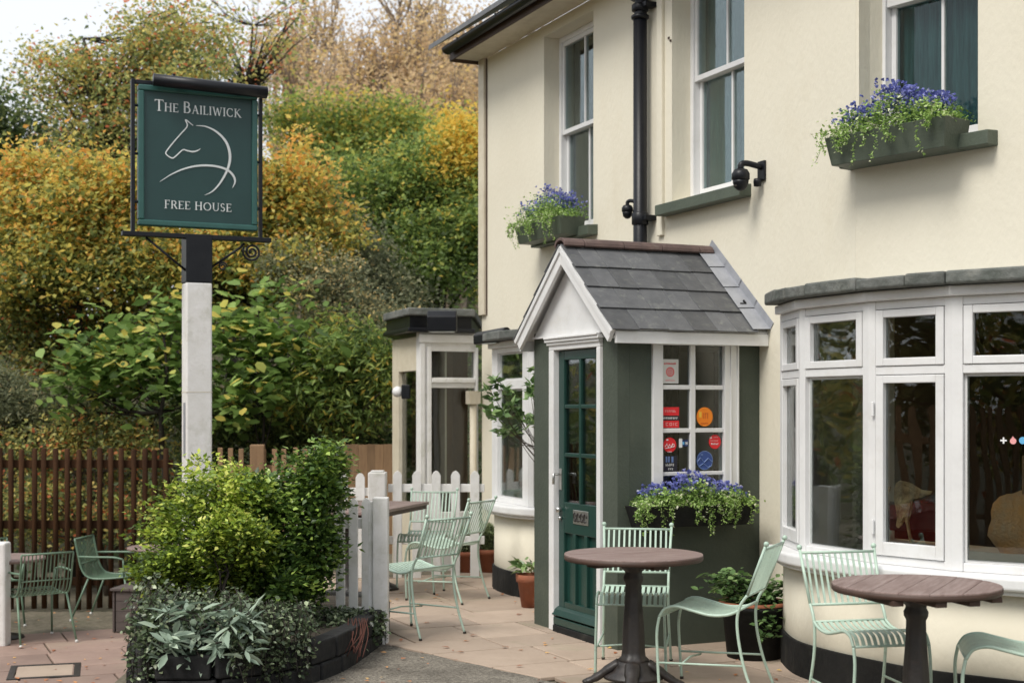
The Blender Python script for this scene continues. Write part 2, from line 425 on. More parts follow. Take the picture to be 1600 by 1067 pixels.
def leaf_mesh(name, pos, size, tint, m, shape='oval', up=.5, dirs=None, droop=0.0):
    n = len(pos)
    base, faces = LEAF[shape]
    k = len(base)
    nrm = rng.normal(size=(n, 3)); nrm /= np.linalg.norm(nrm, axis=1)[:, None] + 1e-9
    nrm[:, 2] = np.abs(nrm[:, 2]) + up
    nrm /= np.linalg.norm(nrm, axis=1)[:, None]
    d = rng.normal(size=(n, 3)) if dirs is None else np.asarray(dirs) + rng.normal(size=(n, 3)) * .35
    d[:, 2] -= droop
    d -= nrm * np.sum(d * nrm, axis=1)[:, None]
    d /= np.linalg.norm(d, axis=1)[:, None] + 1e-9
    s = np.cross(d, nrm)
    sz = np.broadcast_to(np.asarray(size, dtype=float), (n,))
    V = (pos[:, None, :] + sz[:, None, None] * (base[None, :, 0:1] * s[:, None, :] + base[None, :, 1:2] * d[:, None, :] + base[None, :, 2:3] * nrm[:, None, :]))
    V = V.reshape(-1, 3)
    me = bpy.data.meshes.new(name)
    nf = len(faces); fl = [len(f) for f in faces]
    me.vertices.add(n * k); me.vertices.foreach_set('co', V.astype(np.float32).ravel())
    loops = np.concatenate([np.array(f) for f in faces])
    LI = (np.arange(n)[:, None] * k + loops[None, :]).ravel()
    me.loops.add(len(LI)); me.loops.foreach_set('vertex_index', LI.astype(np.int32))
    me.polygons.add(n * nf)
    ls = np.concatenate([[0], np.cumsum(fl)[:-1]])
    LS = (np.arange(n)[:, None] * sum(fl) + ls[None, :]).ravel()
    me.polygons.foreach_set('loop_start', LS.astype(np.int32))
    me.update(calc_edges=True)
    at = me.attributes.new('tint', 'FLOAT', 'POINT')
    at.data.foreach_set('value', np.repeat(np.clip(tint, 0, 1), k).astype(np.float32))
    me.materials.append(m)
    return me

def clumps(ells, nclump, nleaf, crad, tint=(.45, .22), surf=.55, tfun=None, flat_=.7):
    """leaf positions grouped in clumps inside ellipsoids (cx,cy,cz,rx,ry,rz)"""
    vol = np.array([e[3] * e[4] * e[5] for e in ells]) ** .8; vol /= vol.sum()
    pick = rng.choice(len(ells), size=nclump, p=vol)
    E = np.array(ells)[pick]
    u = rng.normal(size=(nclump, 3)); u /= np.linalg.norm(u, axis=1)[:, None]
    r = (surf + (1 - surf) * rng.random(nclump)) * (.86 + .28 * rng.random(nclump))
    C = E[:, :3] + u * r[:, None] * E[:, 3:6]
    ct = tint[0] + rng.normal(size=nclump) * tint[1] * 1.0
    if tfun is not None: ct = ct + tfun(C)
    per = max(1, nleaf // nclump)
    cr = crad * (.6 + .8 * rng.random(nclump))
    off = rng.normal(size=(nclump, per, 3)) * cr[:, None, None] * np.array([1, 1, flat_])
    pos = (C[:, None, :] + off).reshape(-1, 3)
    tt = (ct[:, None] + rng.normal(size=(nclump, per)) * tint[1] * 1.0).ravel()
    return C, pos, tt

def branches(base, targets, r0, m, name, parent, sides=5, tips=.012, bendz=.25, spine_top=None, jitter=.12, stems=1, lean=None):
    mb = MB()
    base = Vector(base)
    T = [Vector(t) for t in targets]
    cen = sum(T, Vector()) / len(T)
    ext = max((t - cen).length for t in T)
    top = Vector(spine_top) if spine_top else Vector((cen.x, cen.y, cen.z + ext * .3))
    spines = []
    for k in range(stems):
        tp = top + (Vector((random.uniform(-1, 1), random.uniform(-1, 1), 0)) * ext * .5 if stems > 1 else Vector())
        pts = []
        for i in range(8):
            f = i / 7
            p = base.lerp(tp, f) + Vector((random.uniform(-1, 1), random.uniform(-1, 1), 0)) * jitter * f * (1.2 - f)
            if stems > 1: p += (tp - base) * 0.0 + Vector((tp.x - base.x, tp.y - base.y, 0)) * (f * (1 - f)) * .3
            pts.append(p)
        rr = [max(tips, r0 / math.sqrt(stems) * (1 - .88 * i / 7)) for i in range(8)]
        mb.tube(pts, rr, sides + 1)
        spines.append((pts, rr))
    for t in T:
        pts, rr = random.choice(spines)
        cand = [i for i in range(1, 8) if pts[i].z < t.z - .1 * ext] or [1]
        i = min(cand, key=lambda i: abs((pts[i] - t).length - ext * .55) + random.uniform(0, .2) * ext)
        s = pts[i]
        L = (t - s).length
        mid = s.lerp(t, .5) + Vector((random.uniform(-.08, .08) * L, random.uniform(-.08, .08) * L, -bendz * .3 * L + random.uniform(-.05, .05) * L))
        q = [s, s.lerp(mid, .5) + (mid - s.lerp(t, .5)) * .3, mid, mid.lerp(t, .55) + Vector((0, 0, .03 * L)), t]
        ra = min(rr[i] * .6, .022 * L + tips)
        mb.tube(q, [ra, ra * .8, ra * .6, ra * .4, tips * .5], max(3, sides - 1), cap=False)
    return obj(name, mb, m, parent)

def tree(name, label, base, ells, nclump, nleaf, lsize, crad, lm, tint=(.45, .2), r0=.12, bark='bark', shape='oval', group=None, cat='tree', tfun=None, surf=.35, nlimb=60, up=.3, stems=1, droop=0.0, F=None, tips=.014, spine_top=None):
    t = thing(name, label, cat, Matrix.Translation(Vector(base)), group)
    more = []
    for e in ells:
        for _ in range(5):
            u = Vector((random.gauss(0, 1), random.gauss(0, 1), random.gauss(.3, .8))).normalized(); q = random.uniform(.22, .42)
            more.append((e[0] + u.x * e[3] * .95, e[1] + u.y * e[4] * .95, e[2] + u.z * e[5] * .95, e[3] * q, e[4] * q, e[5] * q * 1.1))
    ells = [(e[0], e[1], e[2], e[3] * .9, e[4] * .9, e[5] * .9) for e in ells] + more
    if nleaf > 5000: nleaf = int(nleaf * 1.45); nclump = int(nclump * 1.2)
    C, pos, tt = clumps(ells, nclump, nleaf, crad, tint, surf, tfun)
    b = np.array(base)
    sel = [tuple(C[i] - b) for i in rng.choice(len(C), size=min(nlimb, len(C)), replace=False)]
    st = tuple(Vector(spine_top) - Vector(base)) if spine_top else None
    branches((0, 0, 0), sel, r0, M[bark], 'trunk', t, stems=stems, tips=tips, spine_top=st)
    sz = .80 * lsize * (.5 + 1.0 * rng.random(len(pos)))
    obj('crown', leaf_mesh('crown', pos - b, sz, tt, LM[lm], shape, up, droop=droop), None, t)
    return t

def E(px, py, Y, rpx, rpy, ry=None):
    """ellipsoid whose centre and size are read at distance Y"""
    c = P(px, py, Y); k = Y / FPX
    return (c.x, c.y, c.z, rpx * k, (ry if ry else (rpx + rpy) * .5 * k), rpy * k)

# ------------------------------------------------------------------ reference frames of the walls
W1 = frame(1.695, 9.638, .4138, -.9104)          # long front wall, x to the right, y into the house
cr = W1 @ Vector((1.034, 0, 0))
W2 = frame(cr.x, cr.y, .611, -.791)              # second wall plane beyond the crease
PS = frame((W1 @ Vector((0, -1.106, 0))).x, (W1 @ Vector((0, -1.106, 0))).y, .9104, .4138)   # side wall of the porch

def clip_poly(poly, a, b, c):
    """keep points with a*x+b*y+c >= 0"""
    out = []
    for i in range(len(poly)):
        p, q = poly[i], poly[(i + 1) % len(poly)]
        dp, dq = a * p[0] + b * p[1] + c, a * q[0] + b * q[1] + c
        if dp >= 0: out.append(p)
        if dp * dq < 0:
            t = dp / (dp - dq); out.append((p[0] + (q[0] - p[0]) * t, p[1] + (q[1] - p[1]) * t))
    return out

def area(poly):
    return abs(sum(poly[i][0] * poly[(i + 1) % len(poly)][1] - poly[(i + 1) % len(poly)][0] * poly[i][1] for i in range(len(poly)))) / 2

# ================================================================== GROUND
LOW = -.50       # level of the lower terrace on the left
# ground: one big sheet that rises into the wooded hill behind
def hz(x, y):
    d = max(0, y - 19)
    h = d * .30 + max(0, y - 27) * .12
    h *= 1 / (1 + math.exp(-(x + 11) / 5.0)) * .85 + .15
    return min(h, 22) + .25 * math.sin(x * .5) * min(1, d / 10)
mb = MB()
xs = [-300, -150, -80, -50, -35] + list(np.arange(-28, 31, 2.0)) + [40, 60, 100, 200, 300]
ys = [-300, -100, -40, -15, 0, 8, 14, 17, 19] + list(np.arange(21, 70, 2.5)) + [80, 100, 150, 300, 500]
vs = [(x, y, (hz(x, y) if y > 19 else 0) - .60) for y in ys for x in xs]
fs = [(j * len(xs) + i, j * len(xs) + i + 1, (j + 1) * len(xs) + i + 1, (j + 1) * len(xs) + i) for j in range(len(ys) - 1) for i in range(len(xs) - 1)]
mb.add(vs, fs, True)
tag(obj('ground', mb, M['hill']), kind='structure')

SX = lambda y: -2.25 - .0625 * (y - 7)     # edge between the upper and the lower terrace
up_poly = [(SX(-6), -6), (9, -6), (9, 20), (SX(20), 20)]
tag(obj('patio_base', MB().prism(up_poly, -.598, -.030), M['mortar']), kind='structure')
tag(obj('terrace_base', MB().prism([(-14, -6), (SX(-6) - .002, -6), (SX(20) - .002, 20), (-14, 20)], -.596, LOW - .030), M['mortar']), kind='structure')
# tarmac boundary line A->B
A = (-.858, 9.44); B = (.223, 8.165)
dx, dy = B[0] - A[0], B[1] - A[1]; l = math.hypot(dx, dy); dx /= l; dy /= l
na, nb_ = -dy, dx                            # normal to the building side
cc = -(na * A[0] + nb_ * A[1])
mb = MB()
pts = []
tp = [(A[0] - dx * .9, A[1] - dy * .9)]
for i in range(60):
    s_ = -.9 + i * .12
    wob = .012 * math.sin(i * 1.7) + random.uniform(-.008, .008)
    pts.append((A[0] + dx * s_ + na * wob, A[1] + dy * s_ + nb_ * wob))
poly = [p for p in pts if p[0] > -2.0 and p[1] > -5.8] + [(8.8, -5.9), (-1.9, -5.9), (-2.15, 8.9), (-1.75, 10.2)]
mb.prism(poly, -.055, -.006)
# the sheet itself stops at the terrace edge
tag(obj('tarmac', mb, M['tarmac'], F=Matrix.Translation((0, 0, .0))), kind='structure')

patio = tag(obj('patio', MB().prism([(SX(14) + .05, 14), (-.4, 14), (-.4, 14.3), (SX(14) + .05, 14.3)], -.029, -.004), M['mortar']), kind='structure')
terr = tag(obj('terrace', MB().prism([(-9, 16.6), (SX(16) - .1, 16.6), (SX(16) - .1, 16.9), (-9, 16.9)], LOW - .029, LOW - .004), M['mortar']), kind='structure')
R1 = W1.to_3x3()
nflag = 0
row_u = -5.6
F1i = W1
while row_u < 4.6:
    d_ = random.choice((.44, .58, .58, .72))
    o_ = .25 + random.uniform(-.4, 0)
    while o_ < 9.6:
        ln = random.choice((.5, .62, .75, .9))
        g = .008
        rect = [(row_u + g, -o_ - ln + g), (row_u + d_ - g, -o_ - ln + g), (row_u + d_ - g, -o_ - g), (row_u + g, -o_ - g)]
        wp = [W1 @ Vector((p[0], p[1], 0)) for p in rect]
        wp = [(p.x, p.y) for p in wp]
        o_ += ln
        cx = sum(p[0] for p in wp) / 4; cy = sum(p[1] for p in wp) / 4
        if cy < 6.4 or cy > 16.4 or cx < -7.2: continue
        ex, ey = SX(7), .0625
        # right of the terrace edge and on the building side of the tarmac
        pr = clip_poly(wp, 1, .0625, 2.25 - .4375 - .03)
        pr = clip_poly(pr, na, nb_, cc - .012) if pr else pr
        pl = clip_poly(wp, -1, -.0625, -2.25 + .4375 - .03)
        for poly, zz, mm, par in ((pr, 0, 'flag', patio), (pl, LOW, 'flag_red', terr)):
            if len(poly) >= 3 and area(poly) > .012:
                if zz == 0 and cy > 13.6: continue
                mbf = MB().prism([(p[0] - cx, p[1] - cy) for p in poly], -.026, random.uniform(-.003, .001))
                o = obj('flagstone', mbf, M[mm], par, Matrix.Translation((cx, cy, zz)) @ Matrix.Rotation(random.uniform(-.003, .003), 4, 'X') @ Matrix.Rotation(random.uniform(-.003, .003), 4, 'Y'), bevel=.006, seg=2)
                nflag += 1
    row_u += d_

# drain cover on the lower terrace
c = P(70, 1048, 2.07 * FPX / (1048 - HOR)); 
dF = frame(c.x, c.y, .96, .28, LOW)
dc = thing('drain_cover', 'square stone inset drain cover with a dark metal rim in the lower terrace', 'drain cover', dF)
m_ = MB()
for a_ in ((-.27, .27, -.30, -.25), (-.27, .27, .25, .30), (-.27, -.22, -.25, .25), (.22, .27, -.25, .25)):
    m_.box(a_[0], a_[1], a_[2], a_[3], -.02, .006)
obj('rim', m_, M['iron'], dc, bevel=.002)
obj('inset_slab', MB().box(-.212, .212, -.242, .242, -.02, .004), M['flag'], dc, bevel=.003)

# ================================================================== PUB BUILDING
pub = thing('pub_building', 'cream rendered two storey pub with white sash windows and bow windows', 'building', W1)

def wall_mesh(x0, x1, z0, z1, th, ops):
    xs_ = sorted({x0, x1, *[v for o in ops for v in (o[0], o[1])]}); zs_ = sorted({z0, z1, *[v for o in ops for v in (o[2], o[3])]})
    xs_ = [v for v in xs_ if x0 - 1e-6 <= v <= x1 + 1e-6]; zs_ = [v for v in zs_ if z0 - 1e-6 <= v <= z1 + 1e-6]
    def op(i, j):
        if i < 0 or j < 0 or i >= len(xs_) - 1 or j >= len(zs_) - 1: return None
        cx_, cz_ = (xs_[i] + xs_[i + 1]) / 2, (zs_[j] + zs_[j + 1]) / 2
        return any(o[0] < cx_ < o[1] and o[2] < cz_ < o[3] for o in ops)
    mb = MB()
    for i in range(len(xs_) - 1):
        for j in range(len(zs_) - 1):
            if op(i, j): continue
            a, b, c, d = xs_[i], xs_[i + 1], zs_[j], zs_[j + 1]
            mb.add([(a, 0, c), (b, 0, c), (b, 0, d), (a, 0, d)], [(0, 1, 2, 3)])
            mb.add([(a, th, c), (b, th, c), (b, th, d), (a, th, d)], [(3, 2, 1, 0)])
            for (di, dj, q) in ((-1, 0, [(a, 0, c), (a, 0, d), (a, th, d), (a, th, c)]), (1, 0, [(b, 0, d), (b, 0, c), (b, th, c), (b, th, d)]),
                                (0, -1, [(b, 0, c), (a, 0, c), (a, th, c), (b, th, c)]), (0, 1, [(a, 0, d), (b, 0, d), (b, th, d), (a, th, d)])):
                if op(i + di, j + dj) is not False: mb.add(q, [(0, 1, 2, 3)])
    return mb

EAVE = 5.03
wA = (-3.397, -2.44, 3.13, 4.93); wB = (-1.16, -.186, 3.14, 4.94)
obj('wall', wall_mesh(-4.82, 1.034, -.05, EAVE, .30, [wA, wB, (-3.55, -2.3, .76, 2.12), (-1.05, -.2, .0, 2.0), (.80, 1.0, .76, 2.18)]), M['stucco'], pub)
wC = (.025, .865, 3.15, 4.95)
obj('wall', wall_mesh(.001, 5.5, -.05, EAVE, .30, [wC, (.05, 4.2, .76, 2.18)]), M['stucco'], pub, W2)
# end wall, back walls (simple closed volume)
b_ = MB()
b_.box(-4.82, -4.52, .3, 6.0, -.05, EAVE); 
obj('wall', b_, M['stucco'], pub)
b_ = MB(); b_.box(-4.52, 7.2, 5.7, 6.0, -.05, EAVE); obj('wall', b_, M['stucco'], pub)
# plinth
pl = MB(); pl.box(-4.835, -3.86, -.018, -.001, -.04, .20); pl.box(-2.02, -1.28, -.018, -.001, -.04, .20); pl.box(.012, .83, -.018, -.001, -.04, .21)
obj('plinth', pl, M['black_matt'], pub, bevel=.004)

# ---------- sash windows
def sash_window(F, x0, x1, z0, z1, rev, curtain, label=None):
    fr = MB()
    y0, y1 = rev, rev + .11
    fr.box(x0, x0 + .045, y0, y1, z0, z1); fr.box(x1 - .045, x1, y0, y1, z0, z1)
    fr.box(x0 + .045, x1 - .045, y0, y1, z1 - .05, z1); fr.box(x0 + .045, x1 - .045, y0, y1, z0, z0 + .035)
    win = obj('window', fr, M['white'], pub, F, bevel=.004)
    if label: win['label'] = label
    mid = z0 + (z1 - z0) * .52
    xa, xb, za, zb = x0 + .045, x1 - .045, z0 + .035, z1 - .05
    for nm, a, b, yy in (('upper_sash', mid - .02, zb, rev + .012), ('lower_sash', za, mid + .02, rev + .056)):
        s = MB(); st = .038
        br = .065 if nm == 'lower_sash' else .04
        tr = .04
        s.box(xa + .002, xa + st, yy, yy + .04, a, b); s.box(xb - st, xb - .002, yy, yy + .04, a, b)
        s.box(xa + st, xb - st, yy - .002, yy + .042, a, a + br); s.box(xa + st, xb - st, yy - .002, yy + .042, b - tr, b)
        xc = (xa + xb) / 2
        s.box(xc - .010, xc + .010, yy + .004, yy + .036, a + br, b - tr)
        obj(nm, s, M['white'], win, F, bevel=.003)
        for (p, q) in ((xa + st, xc - .010), (xc + .010, xb - st)):
            obj('pane', MB().box(p, q, yy + .018, yy + .022, a + br, b - tr), M['glass_up'], win, F)
    # curtain with folds
    cm = MB(); n = 60; vs = []; fs = []
    for i in range(n + 1):
        x = xa + (xb - xa) * i / n
        y = rev + .135 + .018 * math.sin(i * .9 + .6 * math.sin(i * .31)) + .01 * math.sin(i * 2.3)
        vs += [(x, y, za), (x, y, zb)]
    for i in range(n): fs.append((2 * i, 2 * i + 2, 2 * i + 3, 2 * i + 1))
    cm.add(vs, fs, True)
    obj('curtain', cm, M[curtain], win, F)
    # dark room behind
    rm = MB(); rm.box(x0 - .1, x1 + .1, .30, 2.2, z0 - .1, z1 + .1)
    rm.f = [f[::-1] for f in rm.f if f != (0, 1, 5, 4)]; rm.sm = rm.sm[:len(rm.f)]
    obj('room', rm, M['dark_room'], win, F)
    return win
sash_window(W1, *wA, .15, 'brown_curtain')
sash_window(W1, *wB, .16, 'teal_curtain')
sash_window(W2, *wC, .20, 'teal_curtain')
# sills
for F, x0, x1, zt in ((W1, -3.47, -2.36, 3.128), (W1, -1.25, -.10, 3.138), (W2, -.05, fx(W2, 1543, -.10), 3.148)):
    s = MB(); s.add([(x0, -.10, zt - .10), (x1, -.10, zt - .10), (x1, .16, zt - .10), (x0, .16, zt - .10), (x0, -.10, zt - .018), (x1, -.10, zt - .018), (x1, .16, zt), (x0, .16, zt)],
                    [(0, 3, 2, 1), (4, 5, 6, 7), (0, 1, 5, 4), (1, 2, 6, 5), (2, 3, 7, 6), (3, 0, 4, 7)])
    obj('sill', s, M['sill_green'], pub, F, bevel=.006)

# ---------- eaves, gutter, roof
so = MB(); so.box(-4.84, 1.2, -.33, -.001, EAVE + .002, EAVE + .022); obj('soffit', so, M['cream_trim'], pub)
so = MB(); so.box(-.05, 5.6, -.33, -.001, EAVE + .003, EAVE + .023); obj('soffit', so, M['cream_trim'], pub, W2)
fa = MB(); fa.box(-4.80, 1.2, -.345, -.331, EAVE - .035, EAVE + .14); obj('fascia', fa, M['brown_fascia'], pub, bevel=.003)
fa = MB(); fa.box(-4.865, -4.84, -.331, 0, EAVE - .03, EAVE + .14); obj('fascia', fa, M['brown_fascia'], pub, bevel=.003)
def gutter(F, x0, x1, parent):
    g = MB(); n = 8; r = .06; vs = []; prof = []
    for i in range(n + 1):
        a = PI + PI * i / n; prof.append((r * math.cos(a), r * math.sin(a)))
    for i in range(n, -1, -1):
        a = PI + PI * i / n; prof.append(((r - .006) * math.cos(a), (r - .006) * math.sin(a)))
    k = len(prof)
    for x in (x0, x1): vs += [(x, -.405 + p[0], EAVE + .065 + p[1]) for p in prof]
    fs = [(i, (i + 1) % k, k + (i + 1) % k, k + i) for i in range(k)]
    g.add(vs, fs, True)
    for x in (x0, x1 - .01):
        g.xz([], 0, 0) if False else None
        ang = [(r * math.cos(PI + PI * i / n), r * math.sin(PI + PI * i / n)) for i in range(n + 1)]
        v2 = [(x, -.405 + p[0], EAVE + .065 + p[1]) for p in ang] + [(x + .01, -.405 + p[0], EAVE + .065 + p[1]) for p in ang]
        m_ = len(ang); g.add(v2, [tuple(range(m_)), tuple(range(2 * m_ - 1, m_ - 1, -1))])
    x = x0 + .4
    while x < x1:
        g.box(x - .012, x + .012, -.468, -.345, EAVE + .05, EAVE + .072); x += .9
    obj('gutter', g, M['black'], parent, F)
gutter(W1, -4.74, 1.15, pub); gutter(W2, -.05, 5.6, pub)
rf = MB(); rf.add([(-5.0, -.50, EAVE + .10), (1.2, -.50, EAVE + .10), (1.2, 3.0, EAVE + 2.3), (-5.0, 3.0, EAVE + 2.3), (-5.0, -.50, EAVE + .145), (1.2, -.50, EAVE + .145), (1.2, 3.0, EAVE + 2.345), (-5.0, 3.0, EAVE + 2.345)],
                   [(0, 3, 2, 1), (4, 5, 6, 7), (0, 1, 5, 4), (1, 2, 6, 5), (2, 3, 7, 6), (3, 0, 4, 7)])
obj('roof', rf, M['slate'], pub)
rf = MB(); rf.add([(-.1, -.50, EAVE + .10), (5.7, -.50, EAVE + .10), (5.7, 3.0, EAVE + 2.3), (-.1, 3.0, EAVE + 2.3), (-.1, -.50, EAVE + .15), (5.7, -.50, EAVE + .15), (5.7, 3.0, EAVE + 2.35), (-.1, 3.0, EAVE + 2.35)],
                   [(0, 3, 2, 1), (4, 5, 6, 7), (0, 1, 5, 4), (1, 2, 6, 5), (2, 3, 7, 6), (3, 0, 4, 7)])
obj('roof', rf, M['slate'], pub, W2)
rb = MB(); rb.box(-5.0, 7.2, 3.0, 6.3, EAVE + 2.2, EAVE + 2.3); obj('roof', rb, M['slate'], pub)

# ---------- corner pipe (cream) and black downpipe, pilaster strip
cp = MB(); cp.box(-4.835, -4.70, -.035, -.001, 2.5, EAVE - .001)
obj('corner_casing', cp, M['cream_trim'], pub, bevel=.004)
obj('casing_joint', MB().box(-4.699, -4.680, -.010, -.001, 2.5, EAVE - .002), M['brown_fascia'], pub)
dp = MB(); ux = -1.498
dp.tube([(ux, -.085, -.02), (ux, -.085, 4.62)], .054, 14)
dpo = obj('downpipe', dp, M['black'], pub)
n_ = MB(); n_.tube(smooth_path([(ux, -.085, 4.6), (ux, -.085, 4.78), (ux - .03, -.2, 4.92), (ux - .05, -.40, 5.0), (ux - .05, -.405, 5.03)], 4), .05, 14); obj('swan_neck', n_, M['black'], dpo, W1)
for zc, r_, h_ in ((4.60, .070, .035), (4.66, .066, .06), (4.75, .078, .03), (3.0, .066, .10), (1.2, .066, .10)):
    k_ = MB(); k_.lathe([(r_ * .86, 0), (r_, .008), (r_, h_ - .008), (r_ * .86, h_)], 16, (ux, -.085, zc)); obj('collar', k_, M['black'], dpo, W1)
for zc in (4.70, 3.05):
    k_ = MB(); k_.box(ux + .03, ux + .11, -.10, -.001, zc - .02, zc + .02); obj('bracket', k_, M['black'], dpo, W1, bevel=.004)
ps_ = MB(); ps_.box(-1.345, -1.27, -.028, -.001, 2.9, EAVE - .001); obj('casing', ps_, M['stucco'], pub, bevel=.006)
# small cable clip marks on the wall
mk = MB()
for (px, py) in ((1045, 60), (1048, 64)):
    x = fx(W1, px, -.004); z = fz(W1, px, py, -.004); mk.box(x - .008, x + .008, -.01, -.001, z - .008, z + .008)
obj('cable_clip', mk, M['brown_fascia'], pub)

# ---------- bow windows
def bow(V, ztop, zsill, panes, ledge, parent, lowcurve, plinth_h, inward=.02, back=None, cope_over=.10, name='bow_window', upper=(1.86, 2.12), transom=(1.755, 1.80)):
    """V: plan points left to right (world); panes: style per facet"""
    n = len(V)
    root = None
    rail = MB()
    facets = []
    for i in range(n - 1):
        a, b = Vector(V[i]), Vector(V[i + 1])
        F = frame(a.x, a.y, b.x - a.x, b.y - a.y); L = (b - a).length
        facets.append((F, L))
        th = .10
        def bx(x0, x1, y0, y1, z0, z1): rail.box(x0, x1, y0, y1, z0, z1, F)
        st = panes[i].get('st', .045)
        # corner posts
        bx(-.004, st, 0, th, zsill, ztop); bx(L - st, L + .004, 0, th, zsill, ztop)
        bx(st, L - st, 0.006, th, zsill, zsill + .045)
        bx(st, L - st, 0.002, th, transom[0], transom[1])
        bx(st, L - st, 0.004, th, ztop - .045, ztop)
    root = obj(name, rail, M['white'], parent, Matrix.Identity(4), bevel=.004)
    for i, (F, L) in enumerate(facets):
        pn = panes[i]; st = pn.get('st', .045)
        if pn.get('solid'):
            obj('panel', MB().box(st, L - st, .03, .07, zsill + .045, ztop - .045), M['white'], root, F); continue
        for (z0, z1, kind) in ((zsill + .045, transom[0], pn['low']), (transom[1], ztop - .045, pn.get('up', 'case'))):
            if kind == 'case':
                w_ = .052; s = MB(); y0, y1 = -.006, .045
                bb = .075 if z0 < 1 else .045
                s.box(st + .004, st + w_, y0, y1, z0 + .003, z1 - .004); s.box(L - st - w_, L - st - .004, y0, y1, z0 + .003, z1 - .004)
                s.box(st + w_, L - st - w_, y0 + .001, y1 - .001, z0 + .003, z0 + bb); s.box(st + w_, L - st - w_, y0 + .001, y1 - .001, z1 - .045, z1 - .004)
                obj('casement', s, M['white'], root, F, bevel=.004)
                pa = (st + w_, L - st - w_, z0 + bb, z1 - .045)
            else:
                s = MB(); w_ = .016
                s.box(st, st + w_, .03, .06, z0, z1); s.box(L - st - w_, L - st, .03, .06, z0, z1); s.box(st + w_, L - st - w_, .03, .06, z0, z0 + w_); s.box(st + w_, L - st - w_, .03, .06, z1 - w_, z1)
                obj('glazing_bead', s, M['white'], root, F, bevel=.003)
                pa = (st + w_, L - st - w_, z0 + w_, z1 - w_)
            if pa[1] - pa[0] > .02:
                obj('pane', MB().box(pa[0], pa[1], .024, .028, pa[2], pa[3]), M['glass'], root, F)
    # offset curves
    def offs(Vs, d):
        out = []
        m = len(Vs)
        for i in range(m):
            p = Vector(Vs[i]); ns = []
            if i > 0: t = (Vector(Vs[i]) - Vector(Vs[i - 1])).normalized(); ns.append(Vector((t.y, -t.x)))
            if i < m - 1: t = (Vector(Vs[i + 1]) - Vector(Vs[i])).normalized(); ns.append(Vector((t.y, -t.x)))
            nn = sum(ns, Vector((0, 0))).normalized()
            c_ = max(.5, nn.dot(ns[0]))
            out.append(Vector((p.x, p.y)) + nn * d / c_)
        return out
    def band(curve_out, curve_in, z0, z1):
        m = MB(); k = len(curve_out)
        vs = [(p.x, p.y, z0) for p in curve_out] + [(p.x, p.y, z1) for p in curve_out] + [(p.x, p.y, z0) for p in curve_in] + [(p.x, p.y, z1) for p in curve_in]
        fs = []
        for i in range(k - 1):
            fs += [(i, i + 1, k + i + 1, k + i), (2 * k + i + 1, 2 * k + i, 3 * k + i, 3 * k + i + 1), (k + i, k + i + 1, 3 * k + i + 1, 3 * k + i), (i + 1, i, 2 * k + i, 2 * k + i + 1)]
        fs += [(0, k, 3 * k, 2 * k), (k - 1, 3 * k - 1, 4 * k - 1, 2 * k - 1)]
        m.add(vs, fs); return m
    # sill
    curve = [Vector((p.x, p.y)) for p in smooth_path([(v[0], v[1], 0) for v in V], 6)]
    obj('sill', band(offs(curve, .085), offs(curve, -.10), zsill - .075, zsill - .001), M['white'], root, Matrix.Identity(4), bevel=.02, seg=4)
    obj('sill_moulding', band(offs(curve, .045), offs(curve, -.10), zsill - .10, zsill - .077), M['white'], root, Matrix.Identity(4), bevel=.006)
    # lower wall and plinth
    lw = band(offs(curve, -inward), offs(curve, -.2), -.04, zsill - .10)
    lw.sm = [True] * len(lw.sm)
    lo_ = obj('wall', lw, M['stucco'], parent, Matrix.Identity(4))
    for p_ in lo_.data.polygons: p_.use_smooth = abs(p_.normal.z) < .5
    pw = band(offs(curve, -inward + .018), offs(curve, -.19), -.045, plinth_h)
    obj('plinth', pw, M['black_matt'], parent, Matrix.Identity(4), bevel=.004)
    # cornice and coping
    obj('cornice', band(offs(V, .035), offs(V, -.10), ztop + .001, ztop + .055), M['white'], root, Matrix.Identity(4), bevel=.008)
    cv = [Vector((p.x, p.y)) for p in smooth_path([(v[0], v[1], 0) for v in V], 3)]
    oc, ic = offs(cv, cope_over), offs(cv, -.12)
    i = 0
    zc = ztop + .058
    while i < len(cv) - 1:
        st_ = random.choice((1, 2, 1)); j = min(len(cv) - 1, i + st_)
        m = MB(); 
        po = oc[i:j + 1]; pi = ic[i:j + 1]
        jit = random.uniform(-.008, .008)
        g_ = .0
        poly = [(p.x, p.y) for p in po] + [(p.x, p.y) for p in reversed(pi)]
        c_ = sum((Vector(p) for p in poly), Vector((0, 0))) / len(poly)
        poly = [tuple(c_ + (Vector(p) - c_) * .992) for p in poly]
        m.prism(poly, zc + abs(jit) * .2, zc + ledge + jit)
        obj('coping_stone', m, M['coping'], root, Matrix.Identity(4), bevel=.012, seg=2)
        i = j
    # flat roof over the bow, between the coping and the wall
    if back:
        poly = [(p.x, p.y) for p in offs(V, -.08)] + back
        obj('bow_roof', MB().prism(poly, ztop + .002, ztop + .075), M['lead'], parent, Matrix.Identity(4))
    return root

V = [(1.672, 8.78), (1.69, 8.27), (1.952, 7.71), (2.285, 7.31), (3.19, 6.68), (3.75, 6.55), (4.35, 6.55)]
bk = W2 @ Vector((3.6, .1, 0)); b0 = W1 @ Vector((.95, .1, 0)); b1 = W2 @ Vector((0, .1, 0))
F0 = [(b0.x - .10, b0.y - .12)]
bowR = bow(V, 2.155, .73, [dict(low='case', st=.03), dict(low='fix', st=.05), dict(low='case', st=.045), dict(low='fix', st=.055), dict(low='fix'), dict(low='fix')], .068, pub, None, .20,
           back=[(bk.x, bk.y), (b1.x, b1.y), (b0.x, b0.y)])
